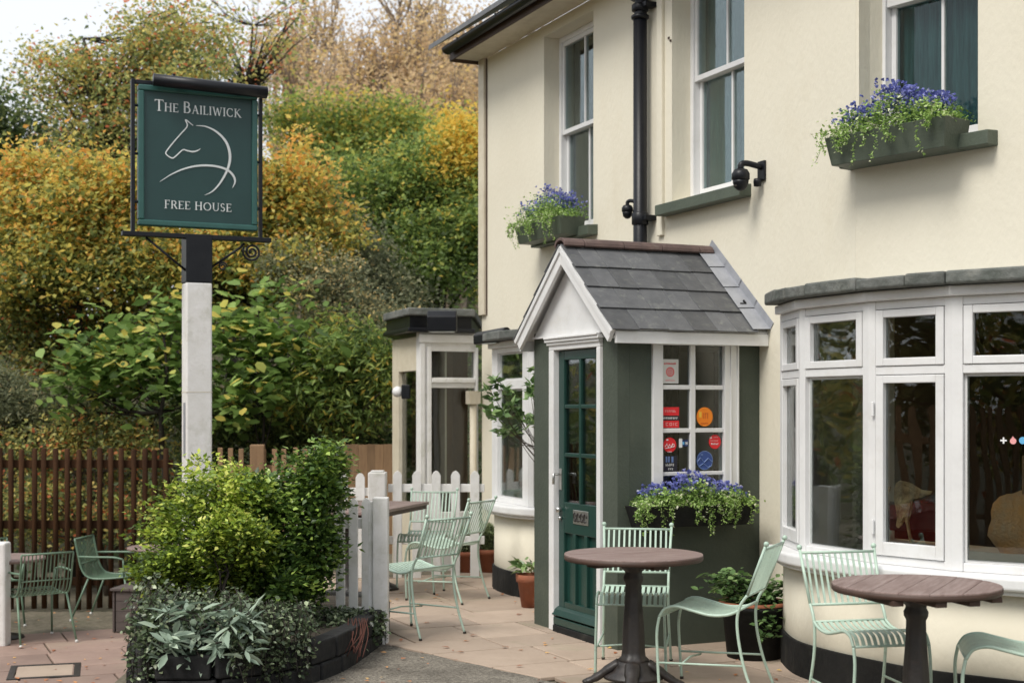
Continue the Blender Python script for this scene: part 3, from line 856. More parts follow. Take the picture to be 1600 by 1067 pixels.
# closing facet back to the wall
a = Vector((1.672, 8.78)); e_ = W1 @ Vector((.80, .05, 0)); Ff = frame(e_.x, e_.y, a.x - e_.x, a.y - e_.y); LL = math.hypot(a.x - e_.x, a.y - e_.y)
obj('side_panel', MB().box(0, LL - .02, .002, .07, -.04, 2.24), M['stucco'], pub, Ff)

VA = [W1 @ Vector((x, y, 0)) for x, y in ((-3.87, -.02), (-3.36, -.53), (-2.95, -.60), (-2.5, -.58), (-2.02, -.03))]
VA = [(p.x, p.y) for p in VA]
bA = [W1 @ Vector((x, .1, 0)) for x in (-2.1, -3.8)]
bow([VA[0], VA[1], VA[3], VA[4]], 2.10, .76, [dict(low='fix', st=.05), dict(low='fix', st=.13, up='fix'), dict(low='fix', st=.05)], .08, pub, None, .20, back=[(p.x, p.y) for p in bA], transom=(1.74, 1.82))

blF = frame(VA[1][0], VA[1][1], VA[3][0] - VA[1][0], VA[3][1] - VA[1][1])
obj('added_panel', MB().box(.13, .42, .16, .165, .95, 2.05), mat('pale_panel', (.62, .64, .56), rough=.9), pub, blF)  # pale panel added close to the glass so the unlit room looks bright
# ---------- interior behind the big bow window
inn = MB(); inn.box(-1.0, 5.0, .301, 4.2, .0, 2.55)
keep = [f for f in inn.f if f != (0, 1, 5, 4)]
inn.f = [f[::-1] for f in keep]; inn.sm = inn.sm[:len(inn.f)]
obj('room', inn, M['ochre'], pub, W2)
fl_ = MB(); wc_ = W2 @ Vector((1.6, 1.2, 0)); fl_.prism([(wc_.x + (p[0] - wc_.x) * .88, wc_.y + (p[1] - wc_.y) * .88) for p in V[:-1]] + [(bk.x, bk.y), (b1.x, b1.y)], .30, .60); obj('window_seat', fl_, M['table_edge'], pub, Matrix.Identity(4))
# pier of ochre wall and warm pendant lamps seen through the panes
pi_ = MB(); pi_.box(fx(W2, 1284, 1.25), fx(W2, 1309, 1.25), 1.25, 1.45, .01, 2.54); obj('pier', pi_, M['ochre'], pub, W2)
def pendant(px, py, Y, label):
    c = P(px, py, Y); t = thing('pendant_lamp', label, 'lamp', Matrix.Translation(c), 'warm pendant lamps inside the pub')
    em = bpy.data.materials.new('warm_bulb'); em.use_nodes = True; b = em.node_tree.nodes['Principled BSDF']; b.inputs['Emission Color'].default_value = (1, .55, .18, 1); b.inputs['Emission Strength'].default_value = 9
    obj('bulb', MB().ball((0, 0, 0), .016, 12, 8), em, t)
    obj('cord', MB().tube([(0, 0, .04), (0, 0, 2.53 - c.z)], .004, 5), M['foot'], t)
    ld = bpy.data.lights.new('pendant_light', 'POINT'); ld.energy = 6; ld.color = (1, .68, .38); ld.shadow_soft_size = .05
    lo = bpy.data.objects.new('pendant_light', ld); col.objects.link(lo); lo.parent = t; lo.location = (0, 0, -.08)
pendant(1315, 603, 9.4, 'small glowing bulb seen through the second pane of the big bow window')
#pendant(1425, 604, 9.3, 'small glowing bulb behind the casement pane of the big bow window')
# dark partition behind
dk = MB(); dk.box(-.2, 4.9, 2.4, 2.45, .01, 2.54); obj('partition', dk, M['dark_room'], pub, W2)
dk = MB(); dk.box(-1.0, -.22, .35, .40, .01, 2.54); 
# room behind the small bow window; its paleness comes from the added panel
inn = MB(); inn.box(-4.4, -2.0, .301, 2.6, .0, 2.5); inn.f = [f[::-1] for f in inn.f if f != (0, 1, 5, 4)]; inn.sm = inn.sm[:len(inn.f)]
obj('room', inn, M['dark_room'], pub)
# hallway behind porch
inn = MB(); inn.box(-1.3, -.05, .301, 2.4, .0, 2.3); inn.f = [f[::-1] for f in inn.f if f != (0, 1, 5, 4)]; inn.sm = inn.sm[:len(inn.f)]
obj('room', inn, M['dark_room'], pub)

# ================================================================== PORCH
porch = thing('porch', 'dark green gabled entrance porch with slate roof and white bargeboards', 'porch', W1)
PY = -1.106
WT = .09
DX0, DX1 = -.978, -.203           # door frame outer
DTOP = 2.06
Fp = W1 @ Matrix.Translation((0, PY, 0))
obj('front_wall', wall_mesh(-1.267, -.0005, -.03, 2.12, WT, [(DX0, DX1, -.04, DTOP)]), M['porch_green'], porch, Fp)
sx0, sx1 = .2544, .914
obj('side_wall', wall_mesh(WT + .001, 1.104, -.03, 2.10, WT, [(sx0, sx1, 1.0, 2.045)]), M['porch_green'], porch, PS)
obj('side_wall', MB().box(-1.266, -1.266 + WT, PY + WT + .001, -.002, -.03, 2.1), M['porch_green'], porch)
# door case
dfm = MB()
dfm.box(DX0, DX0 + .075, -.025, .075, .0, 1.985); dfm.box(DX1 - .05, DX1, -.025, .075, .0, 1.985)
dfm.box(DX0, DX1, -.025, .075, 1.985, 2.04)
obj('door_frame', dfm, M['white'], porch, Fp, bevel=.006)
hm = MB(); hm.box(DX0 - .025, DX1 + .02, -.05, -.001, 2.041, 2.062); hm.box(DX0 - .012, DX1 + .008, -.038, -.001, 2.02, 2.040); hm.box(DX0 - .018, DX1 + .014, -.060, -.001, 2.063, 2.078)
obj('door_head_moulding', hm, M['white'], porch, Fp, bevel=.004)
obj('threshold', MB().box(DX0 + .076, DX1 - .051, -.03, .09, -.02, .045), M['black_matt'], porch, Fp, bevel=.004)
# door leaf
da, db = DX0 + .078, DX1 - .053
dz0, dz1 = .055, 1.980
dw = db - da
yd0, yd1 = .018, .062
door = MB()
stl = .085
# glazed part z .90-1.93 3 rows x 2 cols
gz = [(.915, 1.235), (1.262, 1.575), (1.602, 1.915)]
mx = (da + db) / 2
door.box(da, da + stl, yd0, yd1, dz0, dz1); door.box(db - stl, db, yd0, yd1, dz0, dz1)
door.box(da + stl, db - stl, yd0 + .001, yd1 - .001, 1.915, dz1); door.box(da + stl, db - stl, yd0 + .001, yd1 - .001, .70, .915)
door.box(da + stl, db - stl, yd0 + .001, yd1 - .001, dz0, .215)
door.box(mx - .014, mx + .014, yd0 + .002, yd1 - .002, .915, 1.915)
for z in (1.235, 1.575): 
    door.box(da + stl, mx - .014, yd0 + .003, yd1 - .003, z, z + .027); door.box(mx + .014, db - stl, yd0 + .003, yd1 - .003, z, z + .027)
dl = obj('door', door, M['door_green'], porch, Fp, bevel=.004)
dl['label'] = 'dark teal panelled front door with six panes'
for (z0, z1) in gz:
    for (a_, b2) in ((da + stl, mx - .014), (mx + .014, db - stl)):
        obj('pane', MB().box(a_, b2, yd0 + .020, yd0 + .024, z0, z1), M['glass'], dl, Fp)
pw_ = (db - da - 2 * stl)
mu_ = .045
pw3 = (pw_ - 2 * mu_) / 3
for k in range(3):
    xa = da + stl + k * (pw3 + mu_)
    obj('door_panel', MB().box(xa, xa + pw3, yd0 + .026, yd0 + .034, .215, .70), M['door_green'], dl, Fp)
    if k < 2: obj('muntin', MB().box(xa + pw3, xa + pw3 + mu_, yd0 + .001, yd1 - .001, .215, .70), M['door_green'], dl, Fp, bevel=.004)
wb = MB(); wb.add([(da - .02, -.03, .115), (db + .01, -.03, .115), (db + .01, yd0 - .001, .115), (da - .02, yd0 - .001, .115), (da - .02, -.012, .155), (db + .01, -.012, .155), (db + .01, yd0 - .001, .175), (da - .02, yd0 - .001, .175)],
                  [(0, 3, 2, 1), (4, 5, 6, 7), (0, 1, 5, 4), (1, 2, 6, 5), (2, 3, 7, 6), (3, 0, 4, 7)])
obj('weatherboard', wb, M['door_green'], dl, Fp, bevel=.004)
wb = MB(); wb.box(da - .015, db + .005, -.022, yd0 - .001, .047, .10); obj('kickboard', wb, M['door_green'], dl, Fp, bevel=.005)
# ornate letter plate
lpx0, lpx1 = -.665, -.44
lp = MB(); lp.box(lpx0, lpx1, yd0 - .007, yd0 - .0005, .775, .872)
lpo = obj('letter_plate', lp, M['silver'], dl, Fp, bevel=.004)
orn = MB()
for k in range(4):
    xx = lpx0 + .035 + k * .052
    ring = [(xx + .018 * math.cos(a), yd0 - .010, .823 + .030 * math.sin(a)) for a in np.linspace(0, 2 * PI * (.75 if k % 2 else 1), 14)]
    orn.tube(ring, .0045, 6)
orn.tube([(lpx0 + .02, yd0 - .010, .80), (lpx1 - .02, yd0 - .010, .80)], .004, 6)
obj('scrollwork', orn, M['iron'], dl, Fp)
hd = MB(); hd.box(da + .015, da + .055, yd0 - .006, yd0, 1.0, 1.15); hd.tube([(da + .035, yd0 - .005, 1.11), (da + .035, yd0 - .055, 1.11), (da + .04, yd0 - .06, 1.11), (da + .035, yd0 - .06, 1.04)], .009, 8)
obj('door_handle', hd, M['silver'], dl, Fp)
hd = MB(); hd.ball((da + .045, yd0 - .025, .86), .022); hd.ball((da + .045, yd0 - .012, .80), .014); obj('door_knob', hd, M['silver'], dl, Fp)
# porch side window (4 rows x 2)
zr = [(1.04, 1.128), (1.153, 1.413), (1.442, 1.70), (1.73, 1.995)]
cs = [(.332, .5495), (.5895, .8117)]
wf = MB()
wf.box(sx0, cs[0][0], -.022, .06, 1.0, 2.045); wf.box(cs[1][1], sx1, -.022, .06, 1.0, 2.045)
wf.box(cs[0][0], cs[1][1], -.020, .06, 1.0, 1.04); wf.box(cs[0][0], cs[1][1], -.020, .06, 1.995, 2.045)
pwin = obj('window', wf, M['white'], porch, PS, bevel=.004)
gb = MB(); gb.box(cs[0][1], cs[1][0], -.008, .03, 1.04, 1.995)
for a_, b2 in zip(zr[:-1], zr[1:]):
    for cx in cs: gb.box(cx[0], cx[1], -.006, .028, a_[1], b2[0])
obj('glazing_bars', gb, M['white'], pwin, PS, bevel=.004)
for r_ in zr:
    for cx in cs: obj('pane', MB().box(cx[0], cx[1], .012, .016, r_[0], r_[1]), M['glass'], pwin, PS)
st2 = MB(); st2.box(sx1 - .058, sx1 - .052, -.030, -.0221, 1.0, 2.04); st2.box(sx1 - .004, sx1 + .006, -.030, -.0, 1.0, 2.04); obj('stop_bead', st2, M['white'], pwin, PS)
# curtains inside the porch window
cm = MB(); n = 40; vs = []; fs = []
for i in range(n + 1):
    x = .27 + .30 * i / n; y = .16 + .018 * math.sin(i * .8)
    vs += [(x, y, 1.0), (x, y, 2.05)]
fs = [(2 * i, 2 * i + 2, 2 * i + 3, 2 * i + 1) for i in range(n)]
cm.add(vs, fs, True); obj('curtain', cm, M['olive_curtain'], pwin, PS)
obj('porch_floor', MB().box(-1.17, -.1, PY + .1, .29, .0, .03), M['table_edge'], porch)
obj('porch_ceiling', MB().box(-1.17, -.1, PY + .1, -.01, 2.06, 2.08), M['dark_room'], porch)
# dark lobby lining of the porch
obj('lobby_lining', MB().box(-1.165, -1.15, PY + .1, -.02, .03, 2.05), M['olive_curtain'], porch)

# stickers on the porch window
S = {'red': flat('red_vinyl', (.72, .022, .03)), 'orange': flat('orange_vinyl', (.85, .24, .015)), 'blue': flat('blue_vinyl', (.035, .075, .26)), 'paper': flat('white_card', (.62, .62, .60)),
     'ink': flat('dark_ink', (.02, .02, .03)), 'pink': flat('pale_pink_print', (.80, .36, .36)), 'cyan': flat('light_blue_vinyl', (.13, .42, .70)), 'dorange': flat('dark_orange_print', (.62, .13, .02)), 'ltblue': flat('pale_blue_print', (.14, .22, .45)), 'white': flat('white_vinyl', (.78, .78, .78)), 'navy': flat('navy_vinyl', (.01, .03, .12)), 'yellow': flat('yellow_vinyl', (.85, .5, .05))}
def disc(mb, x, z, r, y0, y1, n=28):
    mb.xz([(x + r * math.cos(2 * PI * k / n), z + r * math.sin(2 * PI * k / n)) for k in range(n)], y0, y1)
def sp(px, py): return fx(PS, px, .01), fz(PS, px, py, .01)
def sticker(shape, mname, marks, label):
    """shape: ('disc',px,py,rpx) or ('rect',x0,y0,x1,y1) in picture coordinates on the porch window plane"""
    b = MB()
    if shape[0] == 'disc':
        x, z = sp(shape[1], shape[2]); k = .00415 * shape[3]; disc(b, x, z, k, .0095, .0115)
    else:
        x0, z1 = sp(shape[1], shape[2]); x1, z0 = sp(shape[3], shape[4]); b.box(x0, x1, .0095, .0115, z0, z1)
    o = obj('sticker', b, S[mname], pwin, PS); o['label'] = label
    for (mn, rects) in marks:
        q = MB()
        for r_ in rects:
            if r_[0] == 'd':
                x, z = sp(r_[1], r_[2]); 
                n = 24; R_, r2 = .00415 * r_[3], .00415 * r_[4]
                po = [(x + R_ * math.cos(2 * PI * k / n), z + R_ * math.sin(2 * PI * k / n)) for k in range(n)]
                pi = [(x + r2 * math.cos(2 * PI * k / n), z + r2 * math.sin(2 * PI * k / n)) for k in range(n)]
                vs = [(p[0], .0085, p[1]) for p in po] + [(p[0], .0085, p[1]) for p in pi]
                q.add(vs, [(k, (k + 1) % n, n + (k + 1) % n, n + k) for k in range(n)])
            elif r_[0] == 'l':
                pp = [sp(*p) for p in r_[2:]]
                q.tube([(p[0], .009, p[1]) for p in pp], .00415 * r_[1], 4, smooth=False)
            else:
                x0, z1 = sp(r_[0], r_[1]); x1, z0 = sp(r_[2], r_[3]); q.box(x0, x1, .0080, .0092, z0, z1)
        qo = obj('print', q, S[mn], pwin, PS)
def word(x, y, n, w_=2.2, h_=4, gap=1.1):
    """a row of tiny unreadable letter forms"""
    out = []
    for k in range(n):
        xx = x + k * (w_ + gap)
        t = random.choice((0, 1, 2))
        out.append((xx, y, xx + .7, y + h_))
        if t == 0: out.append((xx, y, xx + w_, y + .8)); out.append((xx, y + h_ * .45, xx + w_ * .8, y + h_ * .45 + .8))
        elif t == 1: out.append((xx + w_ - .7, y, xx + w_, y + h_)); out.append((xx, y + h_ - .8, xx + w_, y + h_))
        else: out.append((xx, y + h_ * .4, xx + w_, y + h_ * .4 + .8)); out.append((xx + w_ - .7, y + h_ * .4, xx + w_, y + h_))
    return out
sticker(('rect', 1034, 561, 1060, 599), 'paper', [('red', [('d', 1047, 581, 7.6, 5.8), ('d', 1047, 581, 4.4, 3.0), ('d', 1047, 581, 1.5, .1)] + word(1037.5, 566.5, 7, 1.8, 3, .9)), ('pink', word(1040, 593, 6, 1.6, 2.4, .9))], 'white card with red rosette in the top left pane')
sticker(('rect', 1034, 636, 1061, 649), 'red', [('pink', word(1039, 640.5, 6, 1.9, 3.6, 1))], 'red banner sticker, upper band')
sticker(('rect', 1034, 650, 1061, 656.5), 'ink', [('white', word(1035, 651.6, 9, 1.8, 3, .9))], 'black middle band of the banner sticker')
sticker(('rect', 1034, 657, 1061, 668), 'red', [('pink', [(1040, 660, 1041, 665), (1040, 660, 1044, 661), (1040, 664, 1044, 665), (1046, 660, 1047, 665), (1046, 660, 1049.5, 661), (1049, 660, 1050, 665), (1046, 664, 1050, 665), (1052, 660, 1053, 665), (1055, 660, 1056, 665), (1055, 660, 1058.5, 661), (1055, 664, 1058.5, 665)])], 'red banner sticker, lower band')
sticker(('disc', 1101, 651, 15.5), 'orange', [('dorange', [(1098, 645, 1099.4, 654), (1101, 645, 1102.4, 654), (1101, 645, 1106, 646.4), (1104.8, 645, 1106.2, 654)] + word(1095, 660, 5, 1.6, 2.4, .8)), ('yellow', [(1092, 643, 1096, 652)])], 'round orange sticker')
sticker(('disc', 1046.5, 695, 12), 'red', [('white', [('l', .8, (1039, 698), (1042, 693), (1044, 699), (1046, 694), (1049, 698), (1051, 693), (1054, 695)), ('l', .6, (1039, 700.5), (1047, 699), (1054, 697)), (1041, 686, 1044, 688)] + word(1043, 705, 3, 1.5, 1.6, .8))], 'round red sticker with white script')
sticker(('disc', 1117, 690, 11.5), 'red', [('white', word(1109, 682, 1, 3, 3) + word(1111, 692, 5, 1.6, 2.6, .8)), ('pink', word(1110, 687.5, 5, 1.8, 2, .7) + word(1115, 682, 3, 1.6, 1.8, .7))], 'round red sticker in the right pane')
sticker(('disc', 1101, 719, 15.5), 'blue', [('ltblue', [('l', 1.0, (1089, 722), (1094, 715), (1100, 722), (1106, 716), (1113, 722)), ('l', .8, (1092, 728), (1099, 724), (1106, 730), (1112, 727)), ('d', 1101, 719, 15.3, 14.2), (1095, 709, 1098, 711)])], 'round blue sticker')
sticker(('rect', 1061, 685, 1066, 699), 'white', [], 'small white tab sticker')
sticker(('rect', 1066, 687, 1075, 697), 'navy', [('cyan', [(1066.2, 690, 1069, 694.5)]), ('white', [(1071, 690, 1072, 694.5), (1073, 690, 1074, 694.5), (1071, 691.6, 1074, 692.6)])], 'small navy sticker')
sticker(('rect', 1036, 712, 1058, 737), 'ink', [('ltblue', [(1040, 713, 1042.5, 722), (1044, 713, 1046, 722), (1049, 713, 1052, 722)]), ('paper', word(1040, 724, 5, 1.9, 4, .8) + word(1044, 731, 3, 1.9, 3, .8))], 'dark sticker with grey lettering')

# porch roof
RX, RZ = -.633, 2.715
OVY = PY - .10
EXR, EXL, EZ = .115, -1.382, 2.085
def slope_frame(side):
    """local frame on a roof slope: x along eave, y up the slope, z outward normal (in W1 coordinates)"""
    ex = EXR if side > 0 else EXL
    up = Vector((RX - ex, 0, RZ - EZ)); L = up.length; up.normalize()
    xd = Vector((0, 1, 0)) if side > 0 else Vector((0, -1, 0))
    nn = xd.cross(up)
    o = Vector((ex, OVY if side > 0 else 0, EZ))
    return Matrix(((xd.x, up.x, nn.x, o.x), (xd.y, up.y, nn.y, o.y), (xd.z, up.z, nn.z, o.z), (0, 0, 0, 1))), L
for side in (1, -1):
    S_, L = slope_frame(side)
    FS = W1 @ S_
    D = -OVY
    obj('roof_deck', MB().box(.004, D - .002, .01, L - .005, -.03, -.008), M['white'], porch, FS)
    rows = 4; ex = (L - .05) / rows
    for r_ in range(rows):
        x = -.012 if side > 0 else .0
        end = D - .10 if side > 0 else D + .012
        first = True
        y0 = r_ * ex - .02
        while x < end - .02:
            wd = random.choice((.15, .19, .25, .22)) if not first else random.choice((.10, .17, .2))
            first = False
            if x + wd > end - .07: wd = end - x
            th = .009
            b = MB()
            yb = y0 + random.uniform(-.004, .004)
            z0, z1 = .011 + random.uniform(-.001, .0015), -.004
            tp_ = min(L - .01, y0 + ex + .05)
            b.add([(x + .0015, yb, z0), (x + wd - .0015, yb, z0), (x + wd - .0015, tp_, z1), (x + .0015, tp_, z1), (x + .0015, yb, z0 + th), (x + wd - .0015, yb, z0 + th), (x + wd - .0015, tp_, z1 + th), (x + .0015, tp_, z1 + th)],
                  [(0, 3, 2, 1), (4, 5, 6, 7), (0, 1, 5, 4), (1, 2, 6, 5), (2, 3, 7, 6), (3, 0, 4, 7)])
            obj('slate', b, M['slate'], porch, FS, bevel=.0015, seg=1)
            x += wd
    if side > 0:
        # stepped lead flashing against the wall
        for k in range(4):
            y0 = k * L / 4; y1 = (k + 1) * L / 4 + .02
            b = MB(); vs = []
            vs = [(D - .135 + random.uniform(-.008, .008), y0, .026), (D - .001, y0, .032), (D - .001, y1, .024), (D - .125, y1, .018)]
            vs += [(v[0], v[1], v[2] + .003) for v in vs]
            b.add(vs, [(0, 3, 2, 1), (4, 5, 6, 7), (0, 1, 5, 4), (1, 2, 6, 5), (2, 3, 7, 6), (3, 0, 4, 7)])
            b.box(D - .006, D - .002, y0, y1, .02, .085)
            obj('lead_flashing', b, M['lead'], porch, FS, bevel=.001, seg=1)
            if k != 1: continue
            cl = MB(); yy = y0 + .05 + (.04, -.01, .06)[k]
            cl.box(D - (.13, .10, .12)[k], D - .055, yy, yy + .008, .030, .036); cl.box(D - .065, D - .055, yy, yy + .035, .030, .042)
            obj('lead_clip', cl, M['black_matt'], porch, FS)
# ridge tiles
y = OVY - .012; k = 0
while y < -.02:
    ln = .31 if k else .16; ln = min(ln, -.01 - y)
    rt = MB(); prof = []
    for i in range(9):
        a_ = PI * (-.02 + 1.04 * i / 8); prof.append((.062 * math.cos(a_) * 1.35, .055 * math.sin(a_)))
    outp = [(RX + p[0], RZ - .018 + p[1]) for p in prof]; inp = [(RX + p[0] * .8, RZ - .028 + p[1] * .8) for p in reversed(prof)]
    rt.xz(outp + inp, y + .003, y + ln - .003)
    rto = obj('ridge_tile', rt, M['ridge'], porch, bevel=.002, seg=1)
    y += ln; k += 1
# angular skirt of the ridge tiles (dark edge)
sk = MB()
for s_ in (1, -1):
    sk.box(RX + (s_ * .115 if s_ < 0 else .02), RX + (-.02 if s_ < 0 else .115), OVY - .008, -.012, 0, .0001) if False else None
# bargeboards
def barge(ex, name):
    up = Vector((RX - ex, 0, RZ - EZ)).normalized(); nn = Vector((-up.z, 0, up.x)) if ex > RX else Vector((up.z, 0, -up.x))
    if nn.z > 0: nn = -nn
    w_ = .105
    p0 = Vector((ex, 0, EZ)); p1 = Vector((RX, 0, RZ - .012))
    q1 = Vector((RX, 0, p1.z - w_ / max(.3, abs(nn.z))))
    q0 = p0 + nn * w_
    q0 = Vector((q0.x, 0, q0.z))
    poly = [(p0.x, p0.z), (q0.x + (-.02 if ex > RX else .02) * 0, q0.z), (q1.x, q1.z), (p1.x, p1.z)]
    sgn = .0008 if ex > RX else 0
    b = MB(); b.xz(poly if ex < RX else poly[::-1], OVY + sgn, OVY + .026 + sgn)
    obj(name, b, M['white'], porch, bevel=.003)
    b = MB(); q = [(p0.x, p0.z - .012), (p0.x + nn.x * .03, p0.z + nn.z * .03 - .012), (RX + nn.x * .03, RZ - .024 + nn.z * .03), (RX, RZ - .024)]
    b.xz(q if ex < RX else q[::-1], OVY - .012, OVY - .0008); obj('barge_trim', b, M['white'], porch)
barge(EXR, 'bargeboard'); barge(EXL, 'bargeboard')
# soffit of gable overhang and white infill panel
gp = MB(); gp.xz([(-1.25, 2.085), (-.03, 2.085), (RX, RZ - .10)], PY - .012, PY - .002); obj('gable_panel', gp, M['white'], porch)
gm = MB(); gm.box(-1.25, -.02, PY - .03, PY - .002, 2.079, 2.092)
obj('gable_ledge', gm, M['white'], porch)
fs_ = MB(); fs_.box(EXR - .028, EXR - .004, OVY + .03, -.003, 1.995, 2.075); obj('fascia', fs_, M['white'], porch, bevel=.003)
fs_ = MB(); fs_.box(.001, EXR - .029, OVY + .03, -.003, 2.03, 2.045); obj('soffit', fs_, M['white'], porch)
fs_ = MB(); fs_.box(EXL + .004, EXL + .028, OVY + .03, -.003, 1.995, 2.075); obj('fascia', fs_, M['white'], porch, bevel=.003)

# ================================================================== CCTV CAMERAS
def cctv(F, label):
    t = thing('security_camera', label, 'security camera', F, 'cameras on the pub front')
    b = MB(); b.box(-.05, .05, -.02, 0, -.09, .07); obj('wall_plate', b, M['black'], t, bevel=.006)
    a = MB(); a.tube(smooth_path([(0, -.015, .02), (0, -.07, .03), (-.02, -.14, .045), (-.03, -.185, .035), (-.03, -.19, .0)], 4), .024, 10); obj('arm', a, M['black'], t)
    h = MB(); h.lathe([(.03, 0), (.055, -.01), (.072, -.04), (.072, -.085), (.066, -.09)], 20, (-.03, -.19, 0)); obj('housing', h, M['black'], t)
    d = MB(); d.lathe([(.064, -.09), (.062, -.115), (.05, -.15), (.028, -.172), (.001, -.18)], 20, (-.03, -.19, 0)); dm = obj('dome', d, M['black'], t)
    l_ = MB(); l_.lathe([(.020, 0), (.022, -.01), (.001, -.014)], 14, (-.03, -.235, -.135)); obj('lens', l_, M['foot'], dm)
    return t
p = W1 @ Vector((fx(W1, 1192, 0), -.001, 3.20)); 
F_ = W1.copy(); F_.translation = p; F_ = F_ @ Matrix.Scale(.85, 4)
c1 = cctv(F_, 'black dome camera on a wall bracket right of the middle upstairs window')
j = MB(); j.lathe([(.03, 0), (.034, -.02), (.03, -.06), (.001, -.065)], 14, (0.0, -.05, -.075)); obj('junction_cap', j, M['black'], c1)
F_ = W1 @ Matrix.Translation((fx(W1, 1000, -.09), -.10, 3.17)) @ Matrix.Rotation(math.radians(-62), 4, 'Z') @ Matrix.Scale(.62, 4)
c2 = copy_tree(c1, F_, 'small black dome camera hanging beside the black downpipe')

# ================================================================== EXTENSION (lean-to wing beyond the corner)
e0 = W1 @ Vector((-4.90, -.06, 0))
C1 = Vector((-.912, 13.84)); C0 = Vector((e0.x, e0.y)); C2 = Vector((-1.25, 14.7)); 
FE = frame(C1.x, C1.y, C0.x - C1.x, C0.y - C1.y); LE = (C0 - C1).length
ext = thing('pub_extension', 'single storey wing with weathered white glazed screen and flat dark roof', 'building', FE)
wtop = fz(FE, 700, 520)
st_ = MB()
x_a, x_b = fx(FE, 674), fx(FE, 742)
zt1, zt0 = fz(FE, 708, 549), fz(FE, 708, 590); zl1, zl0 = fz(FE, 708, 606), .55
st_.box(0, x_a, 0, .09, -.05, wtop); st_.box(x_b, LE + .03, 0, .09, -.05, wtop)
st_.box(x_a, x_b, .001, .09, zt1, wtop); st_.box(x_a, x_b, .001, .09, zl1, zt0); st_.box(x_a, x_b, .001, .09, -.05, zl0)
obj('wall', st_, M['white_old'], ext, bevel=.004)
mo = MB()
xm = fx(FE, 655)
mo.box(x_a - .045, x_a - .004, -.02, -.001, .4, zt1 + .04); mo.box(x_b + .004, x_b + .03, -.02, -.001, .4, zt1 + .04); mo.box(-.01, LE + .02, -.03, -.001, wtop - .10, wtop - .02); mo.box(x_a, x_b, -.02, -.001, zt0 - .05, zt0 - .01)
mo.box(.005, .055, -.02, -.001, 0, wtop - .101)
obj('mouldings', mo, M['white_old'], ext, bevel=.005)
obj('pane', MB().box(x_a, x_b, .04, .044, zt0, zt1), M['glass'], ext); obj('pane', MB().box(x_a, x_b, .04, .044, zl0, zl1), M['glass'], ext)
FE2 = frame(C2.x, C2.y, C1.x - C2.x, C1.y - C2.y); L2 = (C1 - C2).length
s2 = MB(); s2.box(0, .22, 0, .09, -.05, wtop - .04); s2.box(.22, L2 - .1, .30, .32, -.05, wtop - .05); s2.box(L2 - .10, L2 - .004, 0, .09, -.05, wtop - .04); s2.box(.22, L2 - .10, .001, .09, 1.95, wtop - .04); s2.box(.22, L2 - .10, .001, .09, -.05, .6)
obj('wall', s2, M['cream_trim'], ext, FE2, bevel=.004)
obj('pane', MB().box(.22, L2 - .10, .04, .044, .6, 1.95), M['glass'], ext, FE2)
pol = [C2 + Vector((-.06, .4)), C2 + Vector((-.09, -.06)), C1 + Vector((-.10, -.12)), C0 + Vector((.02, -.10)), C0 + Vector((.05, 2.0)), C2 + Vector((.3, 2.2))]
pol = [(p.x, p.y) for p in pol]
cenp = (sum(p[0] for p in pol) / 6, sum(p[1] for p in pol) / 6)
obj('gutter_board', MB().prism(pol, wtop, wtop + .04), M['black'], ext, Matrix.Identity(4), bevel=.01)
pol2 = [(cenp[0] + (p[0] - cenp[0]) * .93, cenp[1] + (p[1] - cenp[1]) * .93) for p in pol]
obj('roof_upstand', MB().prism(pol2, wtop + .041, wtop + .16), M['black'], ext, Matrix.Identity(4))
obj('roof', MB().prism([(cenp[0] + (p[0] - cenp[0]) * 1.0, cenp[1] + (p[1] - cenp[1]) * 1.0) for p in pol], wtop + .161, wtop + .235), M['coping'], ext, Matrix.Identity(4), bevel=.012)
inn = MB(); inn.box(.10, LE - .02, .10, .50, .0, wtop - .05); inn.f = [f[::-1] for f in inn.f if f != (0, 1, 5, 4)]; inn.sm = inn.sm[:len(inn.f)]
obj('room', inn, mat('brown_interior', (.26, .15, .085), rough=.9), ext)
rp = MB(); rp.tube([(LE - .03, -.07, -.0), (LE - .03, -.07, 1.62)], .035, 10); rp.box(LE - .09, LE + .03, -.12, -.02, 1.62, 1.75)
obj('rainwater_pipe', rp, M['cream_trim'], ext)
# heaters
def heater(pxa, pya, pxb, pyb, Y, r, label, sq=False):
    a, b = P(pxa, pya, Y[0]), P(pxb, pyb, Y[1]); c = (a + b) / 2
    Fh = frame(c.x, c.y, b.x - a.x, b.y - a.y, c.z); L = Vector((b.x - a.x, b.y - a.y)).length / 2; sl = (b.z - a.z) / 2
    t = thing('outdoor_heater', label, 'outdoor heater', Fh)
    h = MB()
    prof = [(-.9, -1), (.9, -1), (1, -.2), (.8, .6), (.3, 1), (-.4, 1), (-1, .4)]
    vs = []
    for s_ in (-1, 1): vs += [(s_ * L, p[0] * r, p[1] * r + sl * s_) for p in prof]
    k = len(prof)
    h.add(vs, [(i, (i + 1) % k, k + (i + 1) % k, k + i) for i in range(k)] + [tuple(range(k - 1, -1, -1)), tuple(range(k, 2 * k))])
    obj('housing', h, M['black'], t, bevel=.012, seg=3)
    g = MB(); g.box(-L * .85, L * .85, -r * .7, r * .7, -r * 1.06, -r * 1.005) if sl == 0 else g.box(-L * .5, L * .5, -r * .6, r * .6, -r * 1.25, -r * 1.1)
    obj('grille', g, M['silver'], t)
    br = MB(); br.box(-.015, .015, r * .5, r + .10, -.015, .015); obj('bracket', br, M['white_old'], t)
    return t
heater(668, 502, 714, 502, (13.5, 13.5), .10, 'boxy black heater on the flat roof edge of the white wing')
heater(747, 529, 792, 521, (12.55, 12.1), .055, 'slim black tube heater above the small bow window')
